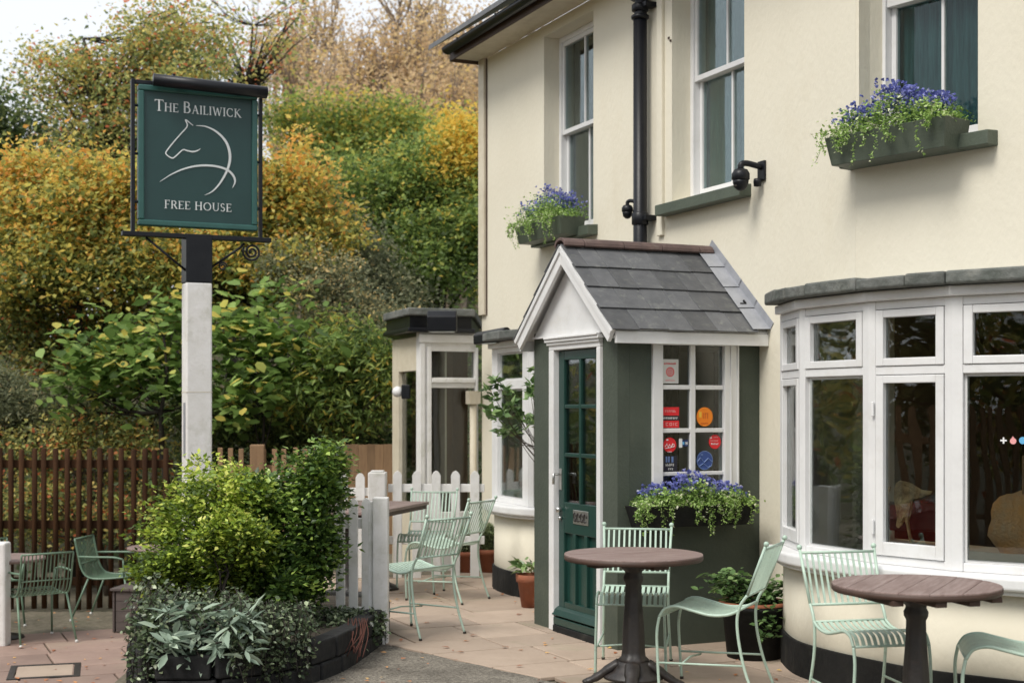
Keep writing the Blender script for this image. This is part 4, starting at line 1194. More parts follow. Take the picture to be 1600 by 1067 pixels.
# wall lantern
wl = thing('wall_lamp', 'small black lamp with a clear cover on the side of the white wing', 'lamp', Matrix.Translation(P(630, 612, 14.0)))
obj('body', MB().box(-.015, .07, -.05, .06, -.07, .07), M['black'], wl, bevel=.01)
l_ = MB(); l_.ball((-.055, 0, 0), .055, 12, 8); obj('cover', l_, M['white'], wl)

# ================================================================== SIGN
sgd = Vector((.915, .403)).normalized()
SGC = Vector((-2.45, 11.0)); SW, SH, SZ = .925, 1.08, 2.98
SG = frame(SGC.x - sgd.x * SW / 2, SGC.y - sgd.y * SW / 2, sgd.x, sgd.y, SZ)
sign = thing('pub_sign', 'hanging green pub sign with a white horse outline on a white post', 'sign', frame(SGC.x, SGC.y, sgd.x, sgd.y, LOW))
po = MB(); po.box(-.10, .10, -.10 + .06, .10 + .06, 0, 2.555 - LOW); obj('post', po, M['white_old'], sign, bevel=.012)
pj = MB(); pj.box(-.1015, .1015, -.0415, .1615, 1.70 - LOW, 1.704 - LOW); obj('post_joint', pj, M['cream_trim'], sign)
po = MB(); po.box(-.102, .102, -.042, .162, 2.556 - LOW, 2.93 - LOW)
obj('post_top', po, M['black'], sign, bevel=.006)
pt = MB(); pt.box(-.108, -.1012, 0.0, .05, 1.2 - LOW, 1.62 - LOW); obj('notice_strip', pt, M['lead'], sign)
obj('board', MB().box(.03, SW - .03, -.012, .03, .03, SH - .03), M['sign_green'], sign, SG)
mf = MB(); 
for a_ in ((0, SW, 0, .045), (0, SW, SH - .045, SH), (0, .045, .045, SH - .045), (SW - .045, SW, .045, SH - .045)): mf.box(a_[0], a_[1], -.032, .05, a_[2], a_[3])
obj('board_frame', mf, M['sign_moulding'], sign, SG, bevel=.010, seg=3)
ir = MB()
ir.box(-.052, -.024, -.02, .03, -.06, SH + .04); ir.box(SW + .016, SW + .042, -.02, .03, -.06, SH - .02)
ir.box(-.024, .20, -.015, .02, SH + .005, SH + .035)
ir.box(-.12, SW + .11, -.035, .045, -.085, -.050)
for z in (.18, .55, .92): ir.tube([(-.045, 0, z), (0, 0, z)], .012, 6); ir.tube([(SW, 0, z), (SW + .035, 0, z)], .012, 6)
obj('iron_frame', ir, M['black'], sign, SG, bevel=.004)
tl = MB(); tl.tube([(.10, -.10, SH + .025), (SW + .055, -.10, SH + .005)], .047, 18); tl.box(.25, .27, -.08, 0, SH + .03, SH + .09); tl.box(.70, .72, -.08, 0, SH + .03, SH + .08)
obj('trough_light', tl, M['black'], sign, SG)
br = MB()
br.tube([(.40, 0, -.36), (.06, 0, -.09)], .010, 6); br.tube([(SW / 2 + .10, 0, -.30), (SW - .14, 0, -.14), (SW - .10, 0, -.10)], .011, 6)
sp_ = []
for i in range(34):
    a_ = i / 33 * 4.4 * PI; r_ = .075 * (1 - i / 40); sp_.append((SW - .04 + r_ * math.cos(a_ + 2.6), 0, -.165 + r_ * math.sin(a_ + 2.6)))
br.tube(sp_, .009, 6)
sp_ = []
for i in range(22):
    a_ = i / 21 * 3 * PI; r_ = .035 * (1 - i / 30); sp_.append((SW / 2 + .19 + r_ * math.cos(a_), 0, -.29 + r_ * math.sin(a_)))
br.tube(sp_, .007, 6)
obj('scroll_bracket', br, M['black'], sign, SG)

# lettering: stroke glyphs with serifs (unit height 1; thick .16 / thin .07)
TK, TN = .15, .065
def glyph(c):
    L = []   # (x0,z0,x1,z1,width)
    w_ = .62
    def sf(x, z, hw=.13): L.append((x - hw, z, x + hw, z, .05))
    if c == 'T': w_ = .74; L += [(.37, .02, .37, .98, TK), (.02, .96, .72, .96, .07), (.04, .97, .02, .82, .05), (.70, .97, .72, .82, .05)]; sf(.37, .025, .15)
    elif c == 'H': w_ = .82; L += [(.14, .02, .14, .98, TK), (.68, .02, .68, .98, TK), (.14, .52, .68, .52, TN)]; [sf(x, z) for x in (.14, .68) for z in (.025, .975)]
    elif c == 'E': w_ = .62; L += [(.14, .02, .14, .98, TK), (.14, .965, .56, .965, TN), (.14, .52, .48, .52, TN), (.14, .035, .58, .035, TN), (.56, .98, .57, .82, .05), (.58, .02, .60, .20, .05)]; sf(.10, .025, .08); sf(.10, .975, .08)
    elif c == 'F': w_ = .58; L += [(.14, .02, .14, .98, TK), (.14, .965, .54, .965, TN), (.14, .50, .46, .50, TN), (.54, .98, .55, .82, .05)]; sf(.14, .025, .15); sf(.10, .975, .08)
    elif c == 'I': w_ = .28; L += [(.14, .02, .14, .98, TK)]; sf(.14, .025); sf(.14, .975)
    elif c == 'L': w_ = .58; L += [(.14, .02, .14, .98, TK), (.14, .035, .54, .035, TN), (.54, .02, .56, .20, .05)]; sf(.14, .975); sf(.10, .025, .08)
    elif c == 'A': w_ = .80; L += [(.40, .98, .12, .02, TN), (.40, .98, .68, .02, TK), (.23, .36, .58, .36, TN)]; sf(.12, .025, .11); sf(.68, .025, .12)
    elif c == 'W': w_ = 1.1; L += [(.10, .98, .34, .02, TK), (.34, .02, .55, .9, TN), (.55, .9, .78, .02, TK), (.78, .02, 1.0, .98, TN)]; sf(.10, .975, .12); sf(1.0, .975, .11)
    elif c == 'K': w_ = .76; L += [(.14, .02, .14, .98, TK), (.18, .50, .60, .98, TN), (.28, .58, .70, .02, TK)]; sf(.14, .025); sf(.14, .975); sf(.60, .975, .1); sf(.72, .025, .1)
    elif c == 'R': w_ = .72; L += [(.14, .02, .14, .98, TK), (.38, .5, .66, .02, TK)]; L += arc(.34, .74, .22, .23, 90, -90, .11); L += [(.14, .97, .34, .97, TN), (.14, .51, .36, .51, TN)]; sf(.14, .025); sf(.68, .025, .09)
    elif c == 'B': w_ = .66; L += [(.14, .02, .14, .98, TK)]; L += arc(.32, .755, .19, .21, 90, -90, .11); L += arc(.34, .285, .23, .25, 90, -90, .12); L += [(.10, .97, .32, .97, TN), (.14, .54, .34, .54, TN), (.10, .035, .34, .035, TN)]
    elif c == 'C': w_ = .80; L += arc(.44, .5, .36, .47, 48, 312, .12); L += [(.68, .92, .69, .72, .05), (.68, .08, .70, .26, .05)]
    elif c == 'O': w_ = .92; L += arc(.46, .5, .39, .47, 0, 360, .11)
    elif c == 'U': w_ = .80; L += [(.14, .30, .14, .98, TK), (.68, .30, .68, .98, TN)]; L += arc(.41, .32, .27, .29, 180, 360, .09); sf(.14, .975); sf(.68, .975, .1)
    elif c == 'S': w_ = .56; L += arc(.29, .73, .19, .235, 30, 265, .10); L += arc(.27, .27, .21, .25, 85, -150, .11)
    return w_, L
def arc(cx, cz, rx, rz, a0, a1, w_, n=16):
    o = []; 
    for i in range(n):
        t0 = math.radians(a0 + (a1 - a0) * i / n); t1 = math.radians(a0 + (a1 - a0) * (i + 1) / n)
        wv = w_ * (.62 + .55 * abs(math.cos((t0 + t1) / 2)))
        o.append((cx + rx * math.cos(t0), cz + rz * math.sin(t0), cx + rx * math.cos(t1), cz + rz * math.sin(t1), wv))
    return o
def stroke(mb, x0, z0, x1, z1, w_, y):
    d = Vector((x1 - x0, z1 - z0)); 
    if d.length < 1e-6: return
    e = d.normalized() * min(w_ * .15, .01); d.normalize(); n = Vector((-d.y, d.x)) * w_ / 2
    a, b = Vector((x0, z0)) - e, Vector((x1, z1)) + e
    q = [a - n, b - n, b + n, a + n]
    mb.add([(p.x, y, p.y) for p in q] + [(p.x, y + .002, p.y) for p in q], [(0, 1, 2, 3), (7, 6, 5, 4), (1, 0, 4, 5), (2, 1, 5, 6), (3, 2, 6, 7), (0, 3, 7, 4)])
def lettering(words, x0, x1, zb, big, small, y, sp=.10):
    # total width
    tot = 0; seq = []
    for wi, wd in enumerate(words):
        for i, ch in enumerate(wd):
            h = big if i == 0 else small
            gw, L = glyph(ch); seq.append((ch, h, gw * h, L)); tot += gw * h + sp * small
        if wi < len(words) - 1: tot += small * .42; seq.append(None)
    k = (x1 - x0) / tot; x = x0; i_ = 0
    for it in seq:
        if it is None: x += small * .42 * k; continue
        ch, h, gw, L = it
        mb = MB()
        for si, (a, b, c, d, ww) in enumerate(L): stroke(mb, x + a * h * k, zb + b * h, x + c * h * k, zb + d * h, ww * h * .95, y - .00005 * si)
        lo = obj('letter', mb, M['sign_white'], sign, SG)
        x += (gw + sp * small) * k
lettering(['THE', 'BAILIWICK'], .134 * SW, .865 * SW, .822 * SH, .082 * SH, .062 * SH, -.0165)
lettering(['FREE', 'HOUSE'], .215 * SW, .785 * SW, .130 * SH, .060 * SH, .058 * SH, -.0165, sp=.12)
def bd(x, y):
    u = (x - 107) / 643; top = 110 + 70 * u; bot = 900 + 30 * u
    return Vector((u * SW, 0, (bot - y) / (bot - top) * SH))
def taper_line(pts, ws, y=-.0168, k=6):
    p = smooth_path([bd(*q) for q in pts], k); n = len(p)
    wi = np.interp(np.linspace(0, len(ws) - 1, n), range(len(ws)), ws)
    mb = MB(); L = []; R_ = []
    for i in range(n):
        t = (p[min(i + 1, n - 1)] - p[max(i - 1, 0)]).normalized(); nn = Vector((-t.z, 0, t.x)) * wi[i] / 2
        L.append(p[i] + nn); R_.append(p[i] - nn)
    vs = [(q.x, y, q.z) for q in L + R_] + [(q.x, y + .002, q.z) for q in L + R_]
    fs = [(n + i, n + i + 1, i + 1, i) for i in range(n - 1)] + [(i, i + 1, 2 * n + i + 1, 2 * n + i) for i in range(n - 1)] + [(n + i + 1, n + i, 3 * n + i, 3 * n + i + 1) for i in range(n - 1)]
    mb.add(vs, fs); obj('horse_line', mb, M['sign_white'], sign, SG)
taper_line([(398, 345), (378, 328), (357, 313), (366, 348), (330, 392), (290, 440), (254, 490), (258, 508), (285, 525), (303, 516), (342, 480), (365, 484), (395, 490), (422, 484), (437, 473)], [.004, .007, .010, .009, .009, .009, .009, .009, .010, .009, .009, .011, .012, .009, .002])
taper_line([(413, 345), (470, 352), (530, 385), (578, 440), (598, 510), (588, 580), (550, 655), (505, 708), (460, 732)], [.003, .011, .016, .019, .021, .018, .014, .009, .002], y=-.0172)
taper_line([(221, 657), (280, 617), (350, 585), (430, 568), (510, 570), (575, 588), (612, 618), (626, 655), (612, 692)], [.002, .008, .012, .015, .016, .017, .018, .015, .002], y=-.0176)

# ================================================================== FENCES
def picket(wd, h, th, pointed=True, rnd=False):
    b = MB()
    if rnd:
        b.tube([(0, 0, 0), (0, 0, h - .01), (0, 0, h)], [wd / 2, wd / 2, wd * .3], 8)
    elif pointed:
        b.xz([(-wd / 2, 0), (wd / 2, 0), (wd / 2, h - wd * .55), (wd * .30, h - wd * .2), (0, h), (-wd * .30, h - wd * .2), (-wd / 2, h - wd * .55)], -th / 2, th / 2)
    else: b.box(-wd / 2, wd / 2, -th / 2, th / 2, 0, h)
    return b
def fence(name, label, x0, y0, x1, y1, zb, n, wd, h, th, mt, rails, posts=(), pointed=True, rnd=False, jit=0, ph=None, group=None, pw=.12, rail_h=.07, rail_t=.035):
    F = frame(x0, y0, x1 - x0, y1 - y0, zb); L = math.hypot(x1 - x0, y1 - y0)
    t = thing(name, label, 'fence', F, group)
    me = picket(wd, h, th, pointed, rnd).mesh('picket', M[mt])
    for i in range(n):
        x = L * (i + .5) / n
        Fp_ = F @ Matrix.Translation((x + random.uniform(-jit, jit), 0, random.uniform(-jit, jit) * 2)) @ Matrix.Rotation(random.uniform(-jit, jit) * .8, 4, 'Y')
        obj('picket', me, None, t, Fp_, bevel=0 if rnd else .004)
    for z in rails: obj('rail', MB().box(0, L, th / 2 + .001, th / 2 + rail_t, z - rail_h / 2, z + rail_h / 2), M[mt], t, bevel=.004)
    for (x, hh) in posts: 
        obj('post', MB().box(x - pw / 2, x + pw / 2, -.06, pw - .06, -.02, hh), M[mt], t, bevel=.012)
    return t
# back white fence, distance 13.1
Y = 13.1
fa_ = lambda px, Y_: (px - 800) / FPX * Y_
fence('picket_fence', 'white picket fence running to the corner of the pub behind the mint chairs', fa_(606, Y), Y, fa_(757, Y), Y, 0, 5, .084, 1.0, .02, 'white_old', (.835, .35), rail_h=.075, group='white picket fences')
fence('picket_fence', 'white picket fence half hidden behind the green bushes', fa_(392, Y), Y, fa_(576, Y), Y, 0, 7, .084, .98, .02, 'white_old', (.80, .35), rail_h=.075, group='white picket fences')
t = thing('fence_post', 'square white gate post in the far white fence', 'post', Matrix.Translation((fa_(590, Y), Y, 0)))
obj('post', MB().box(-.083, .083, -.08, .08, 0, .985), M['white_old'], t, bevel=.012)
obj('cap', MB().box(-.06, .06, -.06, .06, .986, 1.0), M['white_old'], t, bevel=.01)
# near white fence section and post
Yn = 9.5
fence('picket_fence', 'short white fence section with flaking paint beside the dark green bush', fa_(522, Yn), Yn, fa_(583, Yn), Yn - .02, 0, 3, .062, .975, .022, 'white_old', (.80, .20), group='white picket fences')
t = thing('fence_post', 'thick white post stained with algae at the end of the planter', 'post', Matrix.Translation((fa_(595, Yn), Yn, 0)))
obj('post', MB().box(-.052, .052, -.05, .06, -.02, .975), M['white_old'], t, bevel=.008)
obj('cleat', MB().box(-.085, -.0525, -.03, .03, .12, .95), M['white_old'], t, bevel=.006)
t = thing('fence_post', 'white fence post cut off by the left edge of the picture', 'post', Matrix.Translation((-4.49, 12.4, LOW)))
obj('post', MB().box(-.10, .055, -.08, .08, -.02, .90), M['white_old'], t, bevel=.02)
obj('rail', MB().box(-1.4, -.101, -.02, .02, .70, .80), M['white_old'], t); 
me = picket(.09, .86, .02).mesh('picket', M['white_old'])
for k in range(8): obj('picket', me, None, t, Matrix.Translation((-4.49 - .22 - .16 * k, 12.37, LOW)))
# brown fence along the terrace
Yb = 14.6
fence('wooden_fence', 'tall dark brown fence of round pales behind the lower terrace', fa_(-60, Yb), Yb, fa_(268, Yb), Yb + .02, LOW, 19, .058, 1.66, .058, 'brown_wood', (1.50, .87, .28), rnd=True, jit=.006, rail_h=.085)
fence('wooden_fence', 'wooden pale fence behind the sign post, coloured orange as lit', fa_(335, Yb), Yb + .05, fa_(515, Yb), Yb + .2, LOW, 11, .05, 1.66, .03, 'light_and_lit_wood', (1.45, .6), posts=((fa_(400, Yb) - fa_(335, Yb), 1.70),), pointed=False, jit=.005, pw=.15)  # same fence line as the brown one, its light put into the wood colour
fence('wooden_fence', 'closed board fence panel left of the white wing', fa_(535, 15.6), 15.6, fa_(625, 15.6), 15.6, -.2, 7, .093, 1.38, .018, 'light_and_lit_wood', (1.0,), pointed=False, jit=.002)

# ================================================================== PLANTER
PLP = [(-.93, 9.42), (-1.12, 8.30), (-1.52, 7.80), (-2.02, 7.76), (-2.22, 8.5), (-2.55, 10.3), (-1.7, 10.5), (-1.0, 10.3)]
pln = thing('raised_planter', 'low raised bed edged with black stone blocks', 'planter', Matrix.Translation((-1.7, 9.0, LOW)))
cv = smooth_path([(p[0], p[1], 0) for p in PLP + [PLP[0]]], 5)
sm_ = [Vector((p.x, p.y)) for p in cv]
cen = Vector((-1.72, 9.0))
obj('soil', MB().prism([tuple(cen + (p - cen) * .93) for p in sm_[:-1]], -.58, .20), M['soil'], pln, Matrix.Identity(4))
# walk the outline, lay blocks
per = [0]
for i in range(len(sm_) - 1): per.append(per[-1] + (sm_[i + 1] - sm_[i]).length)
def at(s):
    s = s % per[-1]
    for i in range(len(per) - 1):
        if per[i + 1] >= s: f = (s - per[i]) / (per[i + 1] - per[i]); return sm_[i].lerp(sm_[i + 1], f)
    return sm_[-1]
for r_ in range(6):
    z0 = -.58 + r_ * .135; s = r_ % 2 * .15
    while s < per[-1] + r_ % 2 * .15 - .05:
        ln = random.uniform(.24, .36); ln = min(ln, per[-1] + r_ % 2 * .15 - s)
        a, b = at(s + .004), at(s + ln - .004); s += ln
        if z0 + .135 < .02 and a.x > -2.0 and a.y < 10: continue
        F = frame(a.x, a.y, b.x - a.x, b.y - a.y); L = (b - a).length
        # outward = away from centre
        obj('stone_block', MB().box(0, L, -.03, .09, z0, z0 + .131 + random.uniform(-.004, .002)), M['block'], pln, F @ Matrix.Translation((0, random.uniform(-.006, .006) - .03, 0)), bevel=.012)

# ================================================================== SHRUBS on the planter
def shrub(name, label, base, ells, ncl, nl, ls, cr_, lm, tint, shape='oval', up=.7, tfun=None, surf=.45, cat='bush', group=None, nlimb=40, inner=None):
    t = thing(name, label, cat, Matrix.Translation(Vector(base)), group)
    more = []
    for e in ells:
        for _ in range(7):
            u = Vector((random.gauss(0, 1), random.gauss(0, 1), random.gauss(.4, .7))).normalized(); q = random.uniform(.16, .34)
            more.append((e[0] + u.x * e[3], e[1] + u.y * e[4], e[2] + u.z * e[5], e[3] * q, e[4] * q, e[5] * q * 1.3))
    ells = [(e[0], e[1], e[2], e[3] * .88, e[4] * .88, e[5] * .9) for e in ells] + more
    C, pos, tt = clumps(ells, ncl, nl, cr_, tint, surf, tfun, 1.0)
    tt = tt - .35 * (rng.random(len(tt)) < .25)
    b = np.array(base)
    branches((0, 0, 0), [tuple(C[i] - b) for i in rng.choice(len(C), size=min(nlimb, len(C)), replace=False)], .02, M['bark_dark'], 'stems', t, sides=4, tips=.002, stems=3)
    cpt = np.array([e[:3] for e in ells])
    dirs = pos - cpt[np.argmin(((pos[:, None, :] - cpt[None]) ** 2).sum(-1), axis=1)]
    dirs /= np.linalg.norm(dirs, axis=1)[:, None] + 1e-6
    dirs[:, 2] += .5
    obj('foliage', leaf_mesh('foliage', pos - b, ls * (.6 + .8 * rng.random(len(pos))), tt, LM[lm], shape, up, dirs=dirs), None, t)
    return t
def e3(px, py, Y, rx, rz, ry): c = P(px, py, Y); return (c.x, c.y, c.z, rx, ry, rz)
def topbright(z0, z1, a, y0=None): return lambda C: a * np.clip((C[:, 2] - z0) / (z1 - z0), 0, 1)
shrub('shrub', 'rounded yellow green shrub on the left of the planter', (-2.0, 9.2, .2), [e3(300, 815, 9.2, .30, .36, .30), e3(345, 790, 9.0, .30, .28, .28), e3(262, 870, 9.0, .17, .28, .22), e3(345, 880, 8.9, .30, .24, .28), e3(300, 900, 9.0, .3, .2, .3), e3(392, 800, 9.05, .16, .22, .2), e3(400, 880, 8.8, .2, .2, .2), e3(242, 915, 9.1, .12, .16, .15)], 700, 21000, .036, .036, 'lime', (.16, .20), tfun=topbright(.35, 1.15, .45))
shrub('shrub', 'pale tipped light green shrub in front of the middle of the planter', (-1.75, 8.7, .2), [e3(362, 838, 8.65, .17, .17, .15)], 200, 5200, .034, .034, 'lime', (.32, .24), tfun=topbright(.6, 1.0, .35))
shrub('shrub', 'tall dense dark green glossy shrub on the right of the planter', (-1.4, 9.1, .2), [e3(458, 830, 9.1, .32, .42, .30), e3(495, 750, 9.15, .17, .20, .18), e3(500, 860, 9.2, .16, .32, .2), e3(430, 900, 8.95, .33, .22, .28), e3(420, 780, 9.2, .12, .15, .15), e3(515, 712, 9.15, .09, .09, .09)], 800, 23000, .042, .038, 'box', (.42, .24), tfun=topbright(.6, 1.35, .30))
# sage with long silvery leaves
def rosette_plant(name, label, base, heads, lm, n, ls, cat='plant', stemc='bark_dark'):
    t = thing(name, label, cat, Matrix.Translation(Vector(base))); b = np.array(base)
    pos = []; dirs = []; tt = []
    mb = MB()
    for h in heads:
        h = np.array(h)
        mb.tube([(random.uniform(-.03, .03), random.uniform(-.03, .03), 0), tuple((h - b) * .5 + np.array([0, 0, .04])), tuple(h - b)], .005, 4)
        for k in range(n):
            a_ = random.uniform(0, 2 * PI); el = random.uniform(-.5, .9)
            d = np.array([math.cos(a_) * math.cos(el), math.sin(a_) * math.cos(el), math.sin(el)])
            pos.append(h - b + d * random.uniform(0, .02) + np.array([0, 0, random.uniform(-.05, .02)])); dirs.append(d); tt.append(random.uniform(.2, 1))
    obj('stems', mb, M[stemc], t)
    obj('leaves', leaf_mesh('leaves', np.array(pos), ls * (.6 + .7 * rng.random(len(pos))), np.array(tt), LM[lm], 'lance', .6, dirs=np.array(dirs)), None, t)
    return t
hs = []
for i in range(48):
    px = random.uniform(240, 392); f = (px - 240) / 152
    py = random.uniform(945, 975 + 75 * (1 - abs(f - .5))) if random.random() < .7 else random.uniform(930, 1030)
    hs.append(tuple(P(px, py + 8, random.uniform(7.62, 7.95))))
rosette_plant('sage_plant', 'silvery leaved sage plant spilling over the front of the planter', (-1.55, 7.95, .2), hs, 'sage', 12, .11)
hs = [tuple(P(random.uniform(385, 420), random.uniform(1000, 1045), 7.95)) for i in range(6)]
# ivy: trailing strands with leaves
def ivy(name, label, base, strands, lm='ivy', ls=.03, gap=.018, cat='ivy', rs=.0025, spread=.02, stem='bark_dark'):
    t = thing(name, label, cat, Matrix.Translation(Vector(base))); b = Vector(base); mb = MB(); pos = []; tt = []; dirs = []
    for st in strands:
        p = smooth_path(st, 6); mb.tube([q - b for q in p], rs, 3, cap=False)
        for i in range(len(p) - 1):
            L = (p[i + 1] - p[i]).length; k = max(1, int(L / gap))
            for j in range(k):
                q = p[i].lerp(p[i + 1], j / k) - b
                pos.append((q.x + random.uniform(-spread, spread), q.y + random.uniform(-spread, spread), q.z + random.uniform(-spread, spread) * .7)); tt.append(random.gauss(.5, .25)); dirs.append((random.uniform(-1, 1), random.uniform(-1, .3), random.uniform(-.9, .2)))
    obj('stems', mb, M[stem], t)
    obj('leaves', leaf_mesh('leaves', np.array(pos), ls * (.6 + .7 * rng.random(len(pos))), np.array(tt), LM[lm], 'broad', .5, dirs=np.array(dirs)), None, t)
    return t
st = []
for i in range(95):
    px = random.uniform(372, 482); Y = 7.78 + (px - 372) / 110 * .42 - .04
    a = P(px, random.uniform(935, 965), Y + random.uniform(.05, .3)); 
    b = P(px + random.uniform(-18, 18), random.uniform(975, 990), Y - .05 + random.uniform(-.04, .04)); c = P(px + random.uniform(-25, 15), random.uniform(1000, 1075), Y - .12 + random.uniform(-.03, .05))
    st.append([a, b, c])
ivy('ivy', 'small leaved ivy hanging over the middle of the planter edge', (-1.4, 8.1, .2), st, ls=.032)
st = []
for i in range(34):
    px = random.uniform(555, 602); a = P(px, random.uniform(950, 965), 9.25); st.append([a, P(px + random.uniform(-8, 8), 980, 9.2), P(px + random.uniform(-10, 10), random.uniform(990, 1012), 9.18)])
for i in range(60):
    px = random.uniform(440, 572); Y = 8.75 + (px - 440) / 132 * .35; st.append([P(px - 10, 950, Y + .45), P(px, 962, Y + .15), P(px + random.uniform(-10, 20), random.uniform(972, 990 if random.random() < .8 else 1015), Y - .12)])
ivy('ivy', 'ivy climbing round the foot of the thick white post', (-1.0, 9.25, .1), st, ls=.032)
st = []
for i in range(38):
    py = random.uniform(905, 990); px = random.uniform(208, 262); Y = 7.75 + (262 - px) / 54 * .5
    st.append([P(px + 10, py - 10, Y + .1), P(px - 5, py + 10, Y), P(px - random.uniform(0, 20), py + random.uniform(15, 60), Y - .02)])
for i in range(30):
    px = random.uniform(205, 250); st.append([P(px, 960, 7.9), P(px - 2, 1000, 7.72), P(px + random.uniform(-8, 8), random.uniform(1020, 1085), 7.68)])
ivy('ivy', 'dark ivy tumbling down the left corner of the planter', (-2.2, 8.8, .1), st, ls=.034)
st = []
for i in range(60):
    px = random.uniform(235, 400); Y = random.uniform(7.9, 8.2); st.append([P(px, random.uniform(915, 940), Y + .2), P(px + random.uniform(-20, 20), 948, Y), P(px + random.uniform(-30, 30), random.uniform(960, 1040), Y - .25)])
ivy('ground_cover', 'dark trailing ground cover under the sage plant', (-1.8, 8.5, .2), st, ls=.03)
# red brown dead creeper stems
mb = MB()
for i in range(12):
    px = random.uniform(530, 575); mb.tube(smooth_path([P(px, 965, 8.95), P(px + random.uniform(-6, 6), 990, 8.62), P(px - random.uniform(0, 16), random.uniform(1008, 1035), 8.52)], 4), .0035, 3)
tag(obj('creeper', mb, flat('red_brown_creeper', (.09, .028, .018), .8)), 'dry red brown creeper stems hanging by the white post', 'creeper')

# ================================================================== CHAIRS
def bistro_chair(label, F, group):
    t = thing('bistro_chair', label, 'chair', F, group)
    W = .40
    prof = smooth_path([(0, .215, .475), (0, .15, .447), (0, .05, .440), (0, -.06, .462), (0, -.14, .478), (0, -.205, .462), (0, -.238, .415)], 4)
    # seat slats
    n = 12
    sm = MB(); sm.ribbon(prof, (.019, 0, 0), .004); me = sm.mesh('seat_slat', M['mint'])
    for i in range(n):
        x = -W / 2 + .024 + (W - .048) * i / (n - 1)
        obj('seat_slat', me, None, t, F @ Matrix.Translation((x, 0, 0)))
    for s in (-1, 1):
        x = s * W / 2
        r = MB(); r.tube([(x, p.y, p.z) for p in prof], .0085, 8); obj('seat_rail', r, M['mint'], t)
        l = MB(); l.tube(smooth_path([(x, -.238, .415), (x, -.252, .33), (x * 1.02, -.248, .2), (x * 1.04, -.236, .006)], 5), .0085, 8); lo = obj('leg', l, M['mint'], t)
        obj('foot', MB().lathe([(.011, 0), (.011, .014), (.009, .016)], 10, (x * 1.04, -.236, -.002)), M['foot'], lo)
        l = MB(); l.tube(smooth_path([(x, .262, .56), (x, .222, .50), (x, .205, .42), (x, .215, .30), (x * 1.03, .25, .15), (x * 1.06, .305, .006)], 5), .0085, 8); lo = obj('leg', l, M['mint'], t)
        obj('foot', MB().lathe([(.011, 0), (.011, .014), (.009, .016)], 10, (x * 1.06, .305, -.002)), M['foot'], lo)
        u = MB(); u.tube([(x, .262, .56), (x * 1.06, .365, .83)], .0085, 8); up_ = obj('back_upright', u, M['mint'], t)
        obj('finial', MB().ball((x * 1.06, .370, .843), .015, 10, 7), M['mint'], up_)
        z = .175
        q = MB(); q.tube([(x * 1.02, -.246, z - .015), (x * 1.02, .243, z)], .0065, 6); obj('stretcher', q, M['mint'], t)
    q = MB(); q.tube([(-W / 2 * 1.02, -.12, .152), (0, -.12, .170), (W / 2 * 1.02, -.12, .152)], .006, 6)
    obj('stretcher', q, M['mint'], t)
    for (yy, z_) in ((-.236, .417), (.212, .474)):
        fr = MB(); fr.tube([(-W / 2, yy, z_), (W / 2, yy, z_)], .007, 6); obj('cross_rail', fr, M['mint'], t)
    z0, z1 = .555, .815
    yb = lambda z: .262 + (z - .56) * (.365 - .262) / .27
    for z in (z0, z1):
        k = 1 + .06 * (z - .56) / .27
        r = MB(); r.tube([(-W / 2 * k, yb(z), z), (W / 2 * k, yb(z), z)], .0075, 8); obj('back_rail', r, M['mint'], t)
    sm = MB(); sm.ribbon([(0, yb(z0) - 0, z0), (0, yb(z1), z1)], (.0115, 0, 0), .005); me = sm.mesh('back_slat', M['mint'])
    n = 12
    for i in range(n):
        f = (i + .5) / n * 2 - 1
        obj('back_slat', me, None, t, F @ Matrix.Translation((f * W / 2 * .98, 0, 0)))
    return t
def face(x, y, fxd, fyd, z=0):
    """frame whose local -y points along (fxd,fyd)"""
    return frame(x, y, -fyd, fxd, z)
gchair = 'mint green metal bistro chairs'
ch = bistro_chair('mint green chair behind the left round table, backed against the green porch', face(.735, 8.52, -.16, -1), gchair)
copy_tree(ch, face(1.12, 7.93, -.91, .41), 'mint green chair seen side on, on the right of the left round table')
copy_tree(ch, face(1.80, 7.10, .22, -1), 'mint green chair below the big bow window, left of the right table')
copy_tree(ch, face(2.37, 6.64, -.97, .22), 'mint green chair cut off by the bottom right corner, only its curled seat front showing')
copy_tree(ch, face(-.70, 9.92, -.73, .68), 'mint green chair nearest the thick white post, seen from behind')
copy_tree(ch, face(-.56, 11.65, -.87, .5), 'mint green chair left of the terracotta pots, facing the far wooden table')
copy_tree(ch, face(-.76, 12.45, -.15, -1), 'mint green chair at the head of the far wooden table, close to the white pickets')

